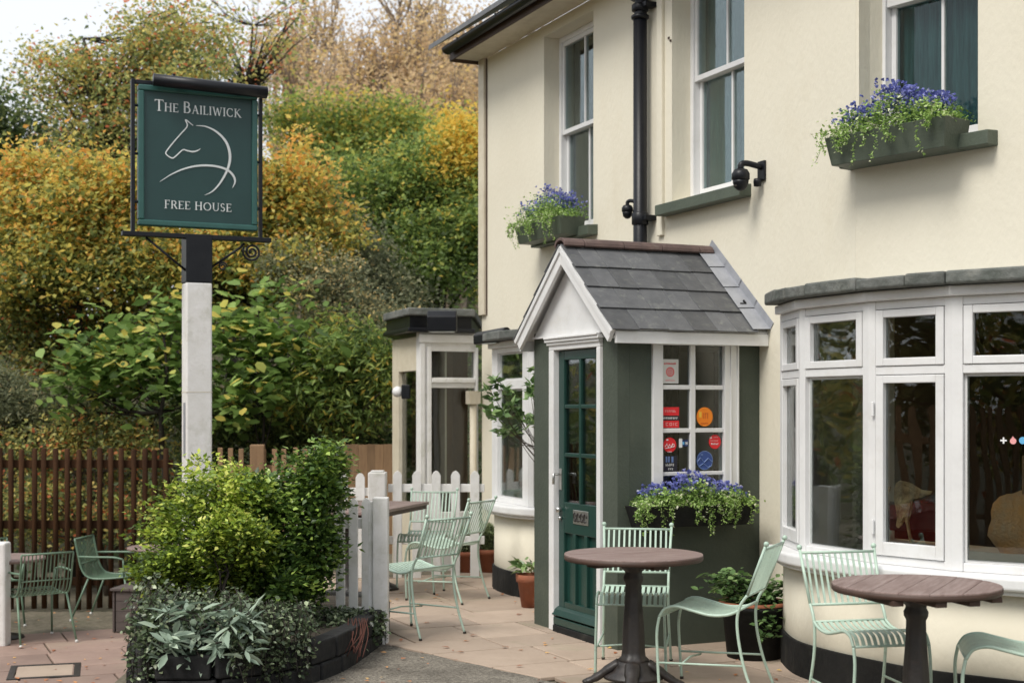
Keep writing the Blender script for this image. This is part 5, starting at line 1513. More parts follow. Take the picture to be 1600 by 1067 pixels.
# armchairs on the terrace
def armchair(label, F, group):
    t = thing('garden_armchair', label, 'chair', F, group); W = .46; m = M['chair_green']
    prof = smooth_path([(0, -.24, .44), (0, -.1, .425), (0, .08, .415), (0, .18, .44), (0, .235, .52), (0, .27, .66), (0, .30, .80)], 4)
    s = MB(); s.ribbon(prof, (.010, 0, 0), .004); me = s.mesh('wire', m)
    for i in range(13): obj('wire', me, None, t, F @ Matrix.Translation((-W / 2 + .03 + (W - .06) * i / 12, 0, 0)))
    for sg in (-1, 1):
        x = sg * W / 2
        r = MB(); r.tube([(x, p.y, p.z) for p in prof], .009, 8); obj('side_frame', r, m, t)
        a = MB(); a.tube(smooth_path([(x, .262, .63), (x * 1.12, .1, .63), (x * 1.15, -.1, .63), (x * 1.12, -.2, .61)], 4), .010, 8); obj('armrest', a, m, t)
        a = MB(); a.tube([(x * 1.12, -.2, .61), (x, -.20, .43)], .009, 8); obj('arm_support', a, m, t)
        for (y0, y1) in ((-.2, -.27), (.16, .33)):
            l = MB(); l.tube([(x * .96, y0, .43), (x * 1.08, y1, .01)], .010, 8); lo = obj('leg', l, m, t)
            obj('foot', MB().ball((x * 1.08, y1, .010), .016, 8, 6), M['white_foot'], lo)
    for (y_, z_, q_) in ((prof[0].y, prof[0].z, .009), (prof[-1].y, prof[-1].z, .009), (.245, .56, .006), (-.05, .418, .006)):
        r = MB(); r.tube([(-W / 2, y_, z_), (W / 2, y_, z_)], q_, 8); obj('cross_rail', r, m, t)
    return t
ga = 'green wire armchairs on the lower terrace'
ac = armchair('green wire armchair seen from behind, beside the small table at the left edge', face(-4.27, 12.62, -.62, .78, LOW), ga)
copy_tree(ac, face(-3.95, 13.95, .99, -.1, LOW), 'green wire armchair facing right, standing against the brown fence')
copy_tree(ac, face(-5.0, 13.5, .55, -.8, LOW), 'green wire armchair at the far left edge behind the table')

# ================================================================== TABLES
def table_base(t, cx, cy, H, r=.045):
    c = MB()
    # fluted column
    n = 28; prof = [(.085, .14), (.088, .155), (.070, .17), (.066, .20), (.060, .34), (.048, .50), (.046, .58), (.056, .60), (.058, .62), (.048, .64), (.05, H - .09), (.07, H - .075), (.075, H - .05)]
    vs = []
    for (rr, z) in prof:
        for k in range(n):
            a = 2 * PI * k / n; f = 1 - (.07 if k % 4 in (2, 3) else 0)
            vs.append((rr * f * math.cos(a), rr * f * math.sin(a), z))
    fs = [(i * n + k, i * n + (k + 1) % n, (i + 1) * n + (k + 1) % n, (i + 1) * n + k) for i in range(len(prof) - 1) for k in range(n)]
    c.add(vs, fs, True)
    obj('column', c, M['iron'], t)
    b = MB(); b.lathe([(.17, .045), (.165, .06), (.12, .085), (.098, .12), (.092, .142)], 24); obj('base', b, M['iron'], t)
    for k in range(4):
        a = PI / 4 + k * PI / 2 + .15
        F = WM[t] @ Matrix.Rotation(a, 4, 'Z')
        g = MB(); P_ = smooth_path([(.08, 0, .13), (.15, 0, .085), (.20, 0, .05), (.245, 0, .026), (.27, 0, .018)], 3)
        g.tube(P_, [.045] * 4 + [.038] * 4 + [.032] * 4 + [.026], 8, flat=.62)
        g.ball((.265, 0, .018), .028, 10, 6, .6)
        obj('foot', g, M['iron'], t, F)
def round_table(label, x, y, R, base_rot, grp, slats):
    F = Matrix.Translation((x, y, 0)) @ Matrix.Rotation(base_rot, 4, 'Z')
    t = thing('round_table', label, 'table', F, grp)
    # plank top: boards clipped to the circle
    nb = 6; w_ = 2 * R / nb
    for i in range(nb):
        y0, y1 = -R + i * w_ + .0006, -R + (i + 1) * w_ - .0006
        pts_ = []
        m = 26
        cs_ = [math.sqrt(max(0, R * R - yy * yy)) for yy in (y0, y1)]
        ysamp = np.linspace(y0, y1, 12)
        right = [(math.sqrt(max(0, R * R - v * v)), v) for v in ysamp]; left = [(-p[0], p[1]) for p in reversed(right)]
        poly = right + left
        o = []
        for p in poly:
            if not o or (abs(p[0] - o[-1][0]) + abs(p[1] - o[-1][1])) > 1e-5: o.append(p)
        if abs(o[0][0] - o[-1][0]) + abs(o[0][1] - o[-1][1]) < 1e-5: o.pop()
        obj('table_board', MB().prism(o, .722, .75 + random.uniform(-.0006, .0003)), M['table'], t, bevel=.003)
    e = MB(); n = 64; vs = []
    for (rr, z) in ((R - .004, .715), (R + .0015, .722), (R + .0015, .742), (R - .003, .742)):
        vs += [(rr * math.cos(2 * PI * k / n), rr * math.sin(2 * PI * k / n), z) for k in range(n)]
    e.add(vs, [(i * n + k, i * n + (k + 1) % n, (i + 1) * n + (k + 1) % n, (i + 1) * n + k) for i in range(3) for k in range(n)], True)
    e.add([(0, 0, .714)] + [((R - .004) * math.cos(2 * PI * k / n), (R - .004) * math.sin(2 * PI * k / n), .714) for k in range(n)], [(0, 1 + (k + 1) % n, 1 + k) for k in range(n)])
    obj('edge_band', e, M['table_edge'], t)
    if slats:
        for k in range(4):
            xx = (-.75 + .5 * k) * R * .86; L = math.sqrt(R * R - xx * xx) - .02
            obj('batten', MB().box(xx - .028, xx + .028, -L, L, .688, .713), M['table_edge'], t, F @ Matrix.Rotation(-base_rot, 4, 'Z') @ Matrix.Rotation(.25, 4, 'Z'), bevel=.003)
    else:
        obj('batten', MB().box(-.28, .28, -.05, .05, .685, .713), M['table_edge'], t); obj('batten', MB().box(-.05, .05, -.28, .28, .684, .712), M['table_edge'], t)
    table_base(t, x, y, .74)
    return t
round_table('round wooden table in front of the green porch on a fluted iron pedestal', .69, 8.0, .393, .5, 'round pedestal tables', False)
round_table('round wooden table below the big bow window, nearest the camera', 1.90, 6.62, .388, 1.1, 'round pedestal tables', True)
# far table with rounded end (rectangular)
tF = frame(-1.0 - .35, 11.3 + .10, .27, .96, 0)
t = thing('long_table', 'long wooden table behind the white post with a dark edge', 'table', tF)
for i in range(4):
    obj('table_board', MB().box(-.15, 1.2, .0 + i * .17, .167 + i * .17, .725, .752), M['table'], t, tF @ Matrix.Translation((0, -.30, 0)), bevel=.004)
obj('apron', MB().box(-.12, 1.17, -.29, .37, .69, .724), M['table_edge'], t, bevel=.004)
for xx in (.15, .9):
    c_ = MB(); c_.lathe([(.16, 0), (.15, .03), (.06, .07), (.04, .12), (.035, .6), (.06, .68)], 20, (xx, .04, 0)); obj('pedestal', c_, M['iron'], t)
# tables on the terrace
def small_table(x, y, r, label):
    F = Matrix.Translation((x, y, LOW)); t = thing('cafe_table', label, 'table', F, 'small tables on the lower terrace')
    obj('tabletop', MB().lathe([(r - .01, .70), (r, .705), (r, .725), (r - .008, .73)], 36), M['table'], t)
    obj('pedestal', MB().lathe([(.20, 0), (.19, .02), (.05, .05), (.03, .1), (.028, .62), (.05, .699)], 20), M['iron'], t)
small_table(-4.62, 12.75, .38, 'small brown table half cut off by the left edge of the picture')
small_table(-3.42, 13.75, .33, 'small round brown table half hidden by the yellow green shrub')
# box bench
c = P(181, 986, 13.05)
bF = frame(c.x, c.y, .98, -.1, LOW)
t = thing('wooden_box', 'grey brown boarded box standing in front of the armchair by the brown fence', 'box', bF)
for i in range(4):
    obj('board', MB().box(.0, .5, 0, .02, .005 + i * .095, .098 + i * .095), M['grey_wood'], t, bevel=.003)
    obj('board', MB().box(-.02, -.001, .0, .62, .005 + i * .095, .098 + i * .095), M['grey_wood'], t, bF @ Matrix.Translation((-.012, 0, 0)) @ Matrix.Rotation(.12, 4, 'Z'), bevel=.003)
for i in range(3):
    obj('lid_board', MB().box(-.05 + i * .19, .135 + i * .19, -.02, .63, .387, .41), M['grey_wood'], t, bevel=.003)

# ================================================================== POTS AND PLANTS
def pot(t, r, h, F=None):
    b = MB(); b.lathe([(r * .68, 0), (r * .9, h * .76), (r, h * .77), (r * 1.02, h), (r * .92, h), (r * .88, h * .85), (.001, h * .85)], 24)
    return obj('pot', b, M['terracotta'], t)
def rosemary(label, x, y, r, h, sp_):
    base = (x, y, 0); t = thing('potted_herb', label, 'potted plant', Matrix.Translation(base), 'terracotta pots by the small bow window'); pot(t, r, h)
    mb = MB(); pos = []; dirs = []
    for i in range(70):
        a = random.uniform(0, 2 * PI); q = random.uniform(.1, 1); L = random.uniform(.6, 1) * sp_
        tip = Vector((math.cos(a) * q * sp_ * .75, math.sin(a) * q * sp_ * .75, h + L)); b0_ = Vector((math.cos(a) * r * .4, math.sin(a) * r * .4, h * .85))
        p = smooth_path([b0_, b0_.lerp(tip, .5) + Vector((0, 0, .03)), tip], 6); mb.tube(p, .002, 3, cap=False)
        for v in p[2:]:
            for k in range(5): pos.append(tuple(v)); dirs.append((random.uniform(-1, 1), random.uniform(-1, 1), random.uniform(0, 1)))
    obj('stems', mb, M['bark_dark'], t); obj('leaves', leaf_mesh('leaves', np.array(pos), .035, rng.random(len(pos)), LM['rosemary'], 'long', .3, dirs=np.array(dirs)), None, t)
def gp_(px, py): 
    Y = CAMZ * FPX / (py - HOR); return (px - 800) / FPX * Y, Y
x, y = gp_(729, 893); rosemary('wide terracotta pot of bushy rosemary, left of its neighbour', x, y, .11, .20, .22)
x, y = gp_(764, 893); rosemary('terracotta pot of rosemary against the small bow window wall', x, y, .11, .22, .24)
# laurel behind the porch corner
lx, ly = fa_(832, 11.2), 11.2
def laurel():
    base = (lx, ly, 0); t = thing('potted_laurel', 'leggy bay laurel in a terracotta pot peeping out behind the porch', 'potted plant', Matrix.Translation(base)); pot(t, .13, .26)
    b = Vector(base); mb = MB(); pos = []; dirs = []
    trunk = [Vector((.05, .02, .22)), Vector((.10, 0, .7)), Vector((.09, 0, 1.15)), Vector((.06, 0, 1.45))]
    mb.tube(smooth_path(trunk, 4), [.014] * 13, 6)
    heads = [(775, 592), (762, 603), (790, 606), (766, 640), (778, 650), (800, 628), (812, 640), (793, 668), (806, 672), (780, 672), (830, 598), (829, 612), (820, 650), (788, 640), (832, 655), (771, 618), (836, 575)]
    for (hx, hy) in heads:
        h = P(hx, hy, 11.15 + random.uniform(-.12, .12)) - b
        s = trunk[2] + Vector((0, 0, random.uniform(-.1, .15)))
        mb.tube(smooth_path([s, s.lerp(h, .5) + Vector((0, 0, -.05)), h], 4), .0035, 5, r2=.002)
        for k in range(17):
            a = random.uniform(0, 2 * PI); el = random.uniform(-.2, 1.2)
            d = Vector((math.cos(a) * math.cos(el), math.sin(a) * math.cos(el), math.sin(el))); pos.append(tuple(h + d * .012 + Vector((0, 0, random.uniform(-.06, .0))))); dirs.append(tuple(d))
    for k in range(40):
        a = random.uniform(0, 2 * PI); pos.append((math.cos(a) * .06 - .05, math.sin(a) * .06, .28 + random.uniform(0, .09))); dirs.append((math.cos(a) - .5, math.sin(a), .5))
    obj('stems', mb, M['bark'], t); obj('leaves', leaf_mesh('leaves', np.array(pos), .088 * (.6 + .6 * rng.random(len(pos))), rng.random(len(pos)), LM['laurel'], 'oval', .5, dirs=np.array(dirs)), None, t)
laurel()
# plant in a dark trough between porch and big bow
bx_, by_ = fa_(1178, 8.95), 8.95
t = thing('potted_shrub', 'leafy shrub in a dark tub between the porch and the big bow window', 'potted plant', Matrix.Translation((bx_, by_, 0)))
b = MB(); b.lathe([(.17, 0), (.20, .30), (.22, .31), (.22, .34), (.19, .34), (.18, .30), (.001, .29)], 28); obj('tub', b, M['black_matt'], t)
b = MB(); b.lathe([(.223, .335), (.226, .352), (.19, .352)], 28, cap=False); obj('tub_rim', b, M['terracotta'], t)
C, pos, tt = clumps([(-.17, -.02, .45, .15, .13, .11), (.08, .0, .42, .14, .12, .10), (.0, 0, .38, .16, .14, .06)], 130, 780, .028, (.6, .25), .4, None, .8)
ex_ = np.array([(.0 + random.uniform(-.02, .12), -.22 + random.uniform(-.03, .03), .34 - random.uniform(0, .20)) for k in range(60)])
pos = np.vstack([pos, ex_]); tt = np.concatenate([tt, rng.random(60)])
branches((0, 0, .29), [tuple(c) for c in C[:26]], .01, M['bark_dark'], 'stems', t, sides=4, tips=.002)
obj('leaves', leaf_mesh('leaves', pos, .055 * (.6 + .6 * rng.random(len(pos))), tt * .8, LM['laurel'], 'broad', 1.2), None, t)

# ================================================================== WINDOW BOXES
def window_box(label, F, L, D, H, trough, zf, flare=0.0, flowers=380, fol=2600, trail=22, seed=1, fh=.20, hang=.28):
    """F: x along the box, y=0 at the wall side, negative outward; z=0 box bottom"""
    t = thing('window_box', label, 'window box', F, 'window boxes with blue flowers')
    b = MB()
    th = .014
    for z0, z1 in ((0, H),):
        bot = [(0, -D + flare), (L, -D + flare), (L, 0), (0, 0)]; top = [(-flare, -D - 0), (L + flare, -D), (L + flare, 0), (-flare, 0)]
        bi = [(th, -D + flare + th), (L - th, -D + flare + th), (L - th, -th), (th, -th)]; ti = [(-flare + th, -D + th), (L + flare - th, -D + th), (L + flare - th, -th), (-flare + th, -th)]
        vs = [(p[0], p[1], 0) for p in bot] + [(p[0], p[1], H) for p in top] + [(p[0], p[1], H) for p in ti] + [(p[0], p[1], H - .03) for p in bi]
        fs = [(3, 2, 1, 0), (12, 13, 14, 15)]
        for k in range(4):
            k2 = (k + 1) % 4; fs += [(k, k2, 4 + k2, 4 + k), (4 + k, 4 + k2, 8 + k2, 8 + k), (8 + k, 8 + k2, 12 + k2, 12 + k)]
        b.add(vs, fs)
    obj('trough', b, trough, t, bevel=.004)
    # foliage
    n = fol
    xx = rng.random(n) * (L + .06) - .03
    k = 1 - np.abs(xx / L * 2 - 1) ** 3
    yy = -D * .5 + rng.normal(size=n) * D * .36
    zz = H - .01 + rng.random(n) * fh * .75 * (.35 + .65 * k) * (1 + .25 * np.sin(xx * 19))
    yy = yy - (rng.random(n) < .35) * rng.random(n) * .06
    pos = np.stack([xx, yy, zz], 1)
    sm_ = .55
    obj('foliage', leaf_mesh('foliage', pos, .024 * (.6 + .8 * rng.random(n)), .35 + .45 * (-(yy) / D) * .6 + rng.normal(size=n) * .22, LM['trail'], 'oval', .5), None, t)
    # flowers: clusters of petals
    nf = flowers
    fxx = rng.random(nf) * L * .94 + L * .03; kk = 1 - np.abs(fxx / L * 2 - 1) ** 2.5
    fyy = -D * .45 + rng.normal(size=nf) * D * .25; fzz = H + fh * (.35 + .65 * kk) * (.45 + .6 * rng.random(nf)) * (1 + .15 * np.sin(fxx * 17 + 1))
    FP = np.repeat(np.stack([fxx, fyy, fzz], 1), 5, 0); tt = np.repeat(rng.random(nf) * .8 + .1, 5) + rng.normal(size=nf * 5) * .1
    ang = np.tile(np.arange(5) * 2 * PI / 5, nf); d = np.stack([np.cos(ang), np.sin(ang) * .6 - .2, np.sin(ang) * .8], 1)
    obj('flowers', leaf_mesh('flowers', FP + d * .003 + rng.normal(size=FP.shape) * .002, .0165, tt, LM['blue'], 'petal', .2, dirs=d), None, t)
    mb = MB()
    for i in range(0, nf, 4):
        mb.tube([(fxx[i], fyy[i] * .8 - .01, H - .02), (fxx[i], fyy[i], fzz[i])], .0012, 3, cap=False)
    # trailing strands
    pos = []; dirs = []; tt = []
    for i in range(trail):
        x = random.uniform(-.02, L + .02); ln = random.choice((.06, .08, .12, .10, hang)) * random.uniform(.7, 1.1)
        if random.random() < .18: x = -.02 - flare
        p = smooth_path([(x, -D * .8, H + .05), (x + random.uniform(-.02, .02), -D - .035, H + .02), (x + random.uniform(-.03, .03), -D - .045, H - ln * .5), (x + random.uniform(-.03, .03), -D - .03, H - ln)], 6)
        mb.tube(p, .0012, 3, cap=False)
        for v in p[4:]:
            for q in range(3): pos.append((v.x + random.uniform(-.012, .012), v.y + random.uniform(-.010, .010), v.z + random.uniform(-.01, .01))); dirs.append((random.uniform(-1, 1), -.4, random.uniform(-.8, .3))); tt.append(random.uniform(.3, 1))
    obj('stems', mb, LM['trail'], t)
    obj('trailing_leaves', leaf_mesh('trailing_leaves', np.array(pos), .017 * (.7 + .6 * rng.random(len(pos))), np.array(tt), LM['trail'], 'oval', .2, dirs=np.array(dirs)), None, t)
    return t
# window C box on wall 2
window_box('window box of blue flowers under the upper right window in a grey green trough', W2 @ Matrix.Translation((-.0, -.02, 3.045)), .80, .24, .17, M['sill_green'], 0, flare=.03, flowers=640, fol=3000, trail=20, fh=.24, hang=.20)
window_box('smaller window box under the far left upper window above the porch', W1 @ Matrix.Translation((-3.40, -.04, 3.045)), .86, .24, .15, M['sill_green'], 0, flare=.03, flowers=480, fol=3300, trail=26, fh=.28, hang=.2)
window_box('black trough of blue flowers and trailing greenery under the porch window', PS @ Matrix.Translation((.10, -.002, .80)), .80, .20, .14, M['black_matt'], 0, flare=.05, flowers=420, fol=3300, trail=30, fh=.19, hang=.18)

# ================================================================== THINGS SEEN THROUGH THE BOW WINDOW
def fur(label, name, pts_fn, m, nfur, F):
    t = thing(name, label, 'hide', F)
    return t
# draped hide on a chair
c = P(1425, 800, 8.15)
ich = thing('dining_chair', 'dark wooden chair behind the bow window glass', 'chair', frame(c.x, c.y, .9, -.44, 0))
q = MB(); q.box(-.22, .22, -.22, .22, .60, .64); obj('seat', q, M['table_edge'], ich, bevel=.01)
for sx_ in (-.19, .19):
    for sy_, h_ in ((-.19, .60), (.19, 1.03)):
        obj('leg', MB().box(sx_ - .018, sx_ + .018, sy_ - .018, sy_ + .018, .30, h_), M['table_edge'], ich, bevel=.004)
obj('backrest', MB().box(-.17, .17, .18, .20, .85, 1.02), M['table_edge'], ich, bevel=.01)
hF = frame(c.x, c.y, .9, -.44, 0)
hb = Vector((hF[0][3] - hF[0][1] * .02, hF[1][3] - hF[1][1] * .02, 0))
def hp(x, y):
    px, py = 1360 + x / 5.336, 700 + y / 5.336
    return fx(hF, px, .08), fz(hF, px, py, .08)
hide = MB()
hide.xz([hp(*q) for q in [(105, 395), (118, 345), (150, 318), (172, 322), (150, 400), (152, 520), (140, 560), (128, 700), (118, 700), (128, 560), (118, 470)]][::-1], .07, .085)
body = [(200, 330), (215, 290), (245, 268), (330, 288), (380, 318), (430, 348), (515, 358), (500, 385), (455, 398), (420, 415), (385, 405), (350, 432), (352, 500), (335, 560), (318, 600), (332, 690), (345, 760), (365, 828), (330, 810), (312, 720), (298, 640), (285, 600), (262, 640), (235, 668), (212, 650), (222, 590), (215, 520), (200, 450), (195, 380)]
hide.xz([hp(*q) for q in body][::-1], .075, .10)
inner = [(300 + (x - 300) * .72, 450 + (y - 450) * .78) for x, y in body]
hide.xz([hp(*q) for q in inner][::-1], .060, .0755)
M['hide'] = mat('tawny_hide', (.75, .56, .28), (.22, .15, .08), rough=.95, scale=9, bump=.01, bscale=60)
M['fur'] = mat('orange_fur', (.75, .36, .10), (.55, .38, .22), rough=.95, scale=6, bump=.012, bscale=70)
tag(obj('hide_throw', hide, M['hide'], F=hF, bevel=.006), 'tawny animal hide draped over the chair back inside the bow window', 'throw')
c = P(1590, 822, 7.95)
q = MB(); q.ball((0, 0, 0), .16, 20, 14, 1.25)
q.v = [(v[0] * 1.0 + .012 * math.sin(v[2] * 40), v[1] * .7, v[2] + .01 * math.sin(v[0] * 50)) for v in q.v]
hs_ = []
tag(obj('fur_cushion', q, M['fur'], F=Matrix.Translation(c)), 'orange brown fur cushion propped inside the right hand pane', 'cushion')
c = P(1603, 745, 7.9)
t = thing('menu_board', 'pale wooden board standing at the right edge inside the window', 'board', frame(c.x, c.y, .9, -.3, c.z - .12))
obj('panel', MB().box(-.02, .20, 0, .02, 0, .24), M['light_and_lit_wood'], t, bevel=.003)
obj('stand', MB().box(.05, .12, .021, .06, -.38, .2), M['table_edge'], t)
# small stickers on the widest pane of the bow window
aF = frame(V[3][0], V[3][1], V[4][0] - V[3][0], V[4][1] - V[3][1])
def bs(px, py): return fx(aF, px, .022), fz(aF, px, py, .022)
x, z = bs(1568, 688); q = MB(); q.box(x - .016, x + .016, .0215, .0235, z - .004, z + .004); q.box(x - .004, x + .004, .0212, .0238, z - .016, z + .016); o = obj('sticker', q, S['white'], bowR, aF); o['label'] = 'white plus shaped sticker'
x, z = bs(1583, 688); q = MB(); q.xz([(x + .016 * math.cos(a), z - .003 + .016 * math.sin(a) + (.010 if abs(a - PI / 2) < .1 else 0)) for a in np.linspace(0, 2 * PI, 20)[:-1]], .0215, .0235); o = obj('sticker', q, S['pink'], bowR, aF); o['label'] = 'pink drop shaped sticker'
x, z = bs(1598, 688); q = MB(); disc(q, x, z, .018, .0215, .0235); o = obj('sticker', q, S['cyan'], bowR, aF); o['label'] = 'light blue round sticker'
# handles on casement
cF = frame(V[2][0], V[2][1], V[3][0] - V[2][0], V[3][1] - V[2][1])
for (zz) in (1.57, .93):
    q = MB(); q.box(.030, .045, -.022, -.006, zz - .04, zz + .04); obj('hinge', q, M['white'], bowR, cF, bevel=.004)
# terracotta pot on the small bow window sill inside
c = W1 @ Vector((-2.85, -.40, .78))
t = thing('flower_pot', 'empty terracotta pot standing inside the small bow window', 'pot', Matrix.Translation(c) @ Matrix.Scale(1, 4))
b = MB(); b.lathe([(.05, 0), (.08, .13), (.09, .13), (.092, .17), (.08, .17), (.07, .12)], 20, (0, 0, .001)); obj('pot', b, M['terracotta'], t)
obj('window_board', MB().prism([(p.x, p.y) for p in [W1 @ Vector(q_) for q_ in ((-3.6, .1, 0), (-3.3, -.40, 0), (-2.55, -.46, 0), (-2.2, .1, 0))]], .74, .778), M['white'], pub, Matrix.Identity(4))

# ================================================================== TREES AND GREENERY
g0 = lambda x, y: (hz(x, y) if y > 19 else 0) - .58
def TB(px, Y): x = (px - 800) / FPX * Y; return (x, Y, g0(x, Y))
# orange cherries
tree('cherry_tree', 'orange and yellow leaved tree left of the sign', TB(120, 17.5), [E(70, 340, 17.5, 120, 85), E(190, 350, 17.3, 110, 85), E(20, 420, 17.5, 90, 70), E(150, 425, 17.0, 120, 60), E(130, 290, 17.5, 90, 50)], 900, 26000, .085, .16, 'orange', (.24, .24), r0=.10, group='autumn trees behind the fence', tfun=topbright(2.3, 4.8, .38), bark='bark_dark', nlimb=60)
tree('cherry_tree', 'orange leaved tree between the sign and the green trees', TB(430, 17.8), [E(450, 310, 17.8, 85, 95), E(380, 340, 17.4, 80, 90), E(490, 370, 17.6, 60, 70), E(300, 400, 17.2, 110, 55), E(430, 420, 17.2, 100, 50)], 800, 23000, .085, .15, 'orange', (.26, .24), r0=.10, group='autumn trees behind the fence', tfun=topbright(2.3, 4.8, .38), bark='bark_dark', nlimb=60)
# tall sparse tree, leaning limbs
tree('birch_tree', 'tall thin leaved tree reaching into the sky left of the sign', TB(330, 23), [E(150, 190, 23, 100, 90), E(210, 110, 23, 95, 75), E(275, 60, 23, 80, 70), E(120, 260, 23, 90, 60), E(250, 190, 22.5, 110, 90), E(95, 110, 23, 60, 60), E(300, 140, 23, 70, 90)], 1100, 24000, .085, .20, 'olive', (.42, .26), r0=.2, nlimb=170, surf=.3, tfun=lambda C: .25 * (C[:, 2] - 7) / 3, spine_top=tuple(P(130, 60, 23)), tips=.022, bark='bark_dark')
tree('birch_tree', 'almost bare slender tree above the right corner of the sign', TB(352, 25), [E(352, 60, 25, 50, 90), E(420, 80, 25, 55, 90), E(380, 140, 25, 70, 60), E(455, 30, 25, 40, 50)], 300, 1900, .10, .22, 'olive', (.62, .28), r0=.12, nlimb=130, surf=.1, tips=.018, bark='bark_dark')
tree('oak_tree', 'dark green tree at the far left edge', TB(0, 20.5), [E(0, 250, 20.5, 60, 80), E(-60, 230, 20.5, 80, 110), E(50, 310, 20.2, 60, 50), E(25, 200, 20.5, 40, 40)], 500, 12000, .09, .18, 'dark', (.55, .25), r0=.15)
tree('oak_tree', 'grey green thin tree between the left edge and the tall birch', TB(60, 24), [E(60, 290, 24, 80, 70), E(110, 330, 24, 80, 60), E(20, 330, 24, 70, 60)], 350, 9000, .10, .22, 'grey', (.4, .25), r0=.15)
# green trees beside the pub
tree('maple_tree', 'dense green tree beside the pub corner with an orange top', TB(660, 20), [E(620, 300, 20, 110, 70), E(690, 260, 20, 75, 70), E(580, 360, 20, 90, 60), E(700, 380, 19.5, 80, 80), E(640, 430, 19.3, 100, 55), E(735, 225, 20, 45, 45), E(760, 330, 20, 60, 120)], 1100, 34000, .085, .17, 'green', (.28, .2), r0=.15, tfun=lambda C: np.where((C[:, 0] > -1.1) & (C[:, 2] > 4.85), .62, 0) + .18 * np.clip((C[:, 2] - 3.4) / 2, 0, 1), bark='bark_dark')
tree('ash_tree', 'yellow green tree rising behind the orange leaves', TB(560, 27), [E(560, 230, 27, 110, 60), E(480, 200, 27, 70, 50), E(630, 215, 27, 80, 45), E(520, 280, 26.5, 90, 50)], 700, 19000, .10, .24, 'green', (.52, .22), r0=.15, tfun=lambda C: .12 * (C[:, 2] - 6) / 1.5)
tree('holly_bush', 'blue green bush to the left of the green tree', TB(510, 18.6), [E(545, 420, 18.6, 80, 60), E(600, 465, 18.4, 90, 50), E(510, 380, 18.6, 50, 50)], 450, 12000, .07, .15, 'grey', (.30, .2), r0=.08, cat='bush')
# brown twiggy wood on the hill
def twig_tree(label, px, Y, top_px, wpx, seed, leafn=2600):
    base = TB(px, Y); t = thing('woodland_tree', label, 'tree', Matrix.Translation(base), 'bare brown trees on the hillside')
    b = Vector(base); top = P(px, top_px, Y); H = top.z - b.z; Wd = wpx / FPX * Y
    mb = MB(); tips = []
    def grow(p, d, L, r, lev):
        n = 3; q = [p]; dd = d.copy()
        for i in range(n):
            dd = (dd + Vector((random.gauss(0, .13), random.gauss(0, .13), .07))).normalized(); q.append(q[-1] + dd * L / n)
        mb.tube(q, [r * 1.25, r, r * .85, r * .65], 4 if lev < 2 else 3, cap=False, smooth=False)
        if lev >= 4: tips.append(q[-1]); return
        for k in range((3, 4, 4, 4)[lev]):
            j = random.choice((1, 2, 3, 3)); a = random.uniform(0, 2 * PI); sp = (.6, .7, .75, .8)[lev]
            nd = (dd + Vector((math.cos(a) * sp, math.sin(a) * sp, random.uniform(-.1, .5)))).normalized()
            grow(q[j], nd, L * random.uniform(.55, .75), r * .6, lev + 1)
        tips.append(q[-1])
    grow(Vector((0, 0, 0)), Vector((0, 0, 1)), H * .36, .16, 0)
    # squeeze to the wanted height and width
    zs = max(v[2] for v in mb.v); xsx = max(abs(v[0]) for v in mb.v)
    kz = H / zs; kx = Wd / xsx
    mb.v = [(v[0] * kx, v[1] * kx, v[2] * kz) for v in mb.v]; tips = [Vector((q.x * kx, q.y * kx, q.z * kz)) for q in tips]
    obj('trunk', mb, M['twig'], t)
    T = np.array([tuple(q) for q in tips]); idx = rng.integers(0, len(T), leafn)
    pos = T[idx] + rng.normal(size=(leafn, 3)) * .28
    obj('crown', leaf_mesh('crown', pos, .10 * (.6 + .8 * rng.random(leafn)), rng.normal(size=leafn) * .2 + .5 + .2 * rng.random(len(T))[idx], LM['tan'], 'oval', .4), None, t)
tw = [(470, 34, 60, 60), (520, 38, 20, 75), (575, 40, 5, 80), (620, 41, -20, 85), (660, 40, 0, 80), (705, 39, 30, 80), (750, 40, 20, 85), (800, 38, 0, 90), (545, 33, 90, 65), (600, 33, 75, 70), (650, 33, 70, 70), (700, 33, 85, 70), (750, 33, 90, 70), (500, 31, 120, 60), (620, 30, 130, 65), (720, 30, 135, 65), (440, 40, 40, 50), (670, 28.5, 170, 60), (570, 29, 150, 60)]
for i, (px, Y, tp_, wp_) in enumerate(tw): twig_tree('bare brown twiggy tree among the wood on the hillside', px, Y, tp_ - 38, wp_ * 1.1, i, 2400)
# broad leaved shrubs behind the fence
tree('magnolia', 'broad leaved light green shrub right of the white sign post', TB(400, 15.8), [E(400, 530, 15.8, 80, 65), E(450, 580, 15.7, 65, 70), E(370, 600, 15.7, 60, 70), E(420, 480, 15.9, 55, 40)], 260, 1700, .17, .2, 'magnolia', (.42, .3), r0=.04, shape='broad', cat='bush', bark='bark_dark', up=.9, nlimb=40, surf=.3, group='broad leaved shrubs')
tree('magnolia', 'broad leaved shrub with dark forked trunk left of the white sign post', TB(258, 15.8), [E(200, 560, 15.8, 100, 65), E(255, 510, 15.9, 60, 50), E(140, 590, 15.7, 70, 60), E(265, 610, 15.7, 45, 60)], 250, 1500, .17, .2, 'magnolia', (.36, .3), r0=.10, shape='broad', cat='bush', bark='bark_dark', up=.9, nlimb=40, surf=.3, group='broad leaved shrubs', stems=2)
tree('privet_bush', 'dull grey green bush above the broad leaved shrub', TB(520, 16.8), [E(500, 440, 16.8, 90, 50), E(560, 500, 16.6, 80, 55), E(450, 420, 17, 60, 40), E(595, 560, 16.4, 45, 60), E(600, 620, 16.2, 40, 50)], 600, 15000, .055, .12, 'grey', (.5, .28), r0=.06, cat='bush')
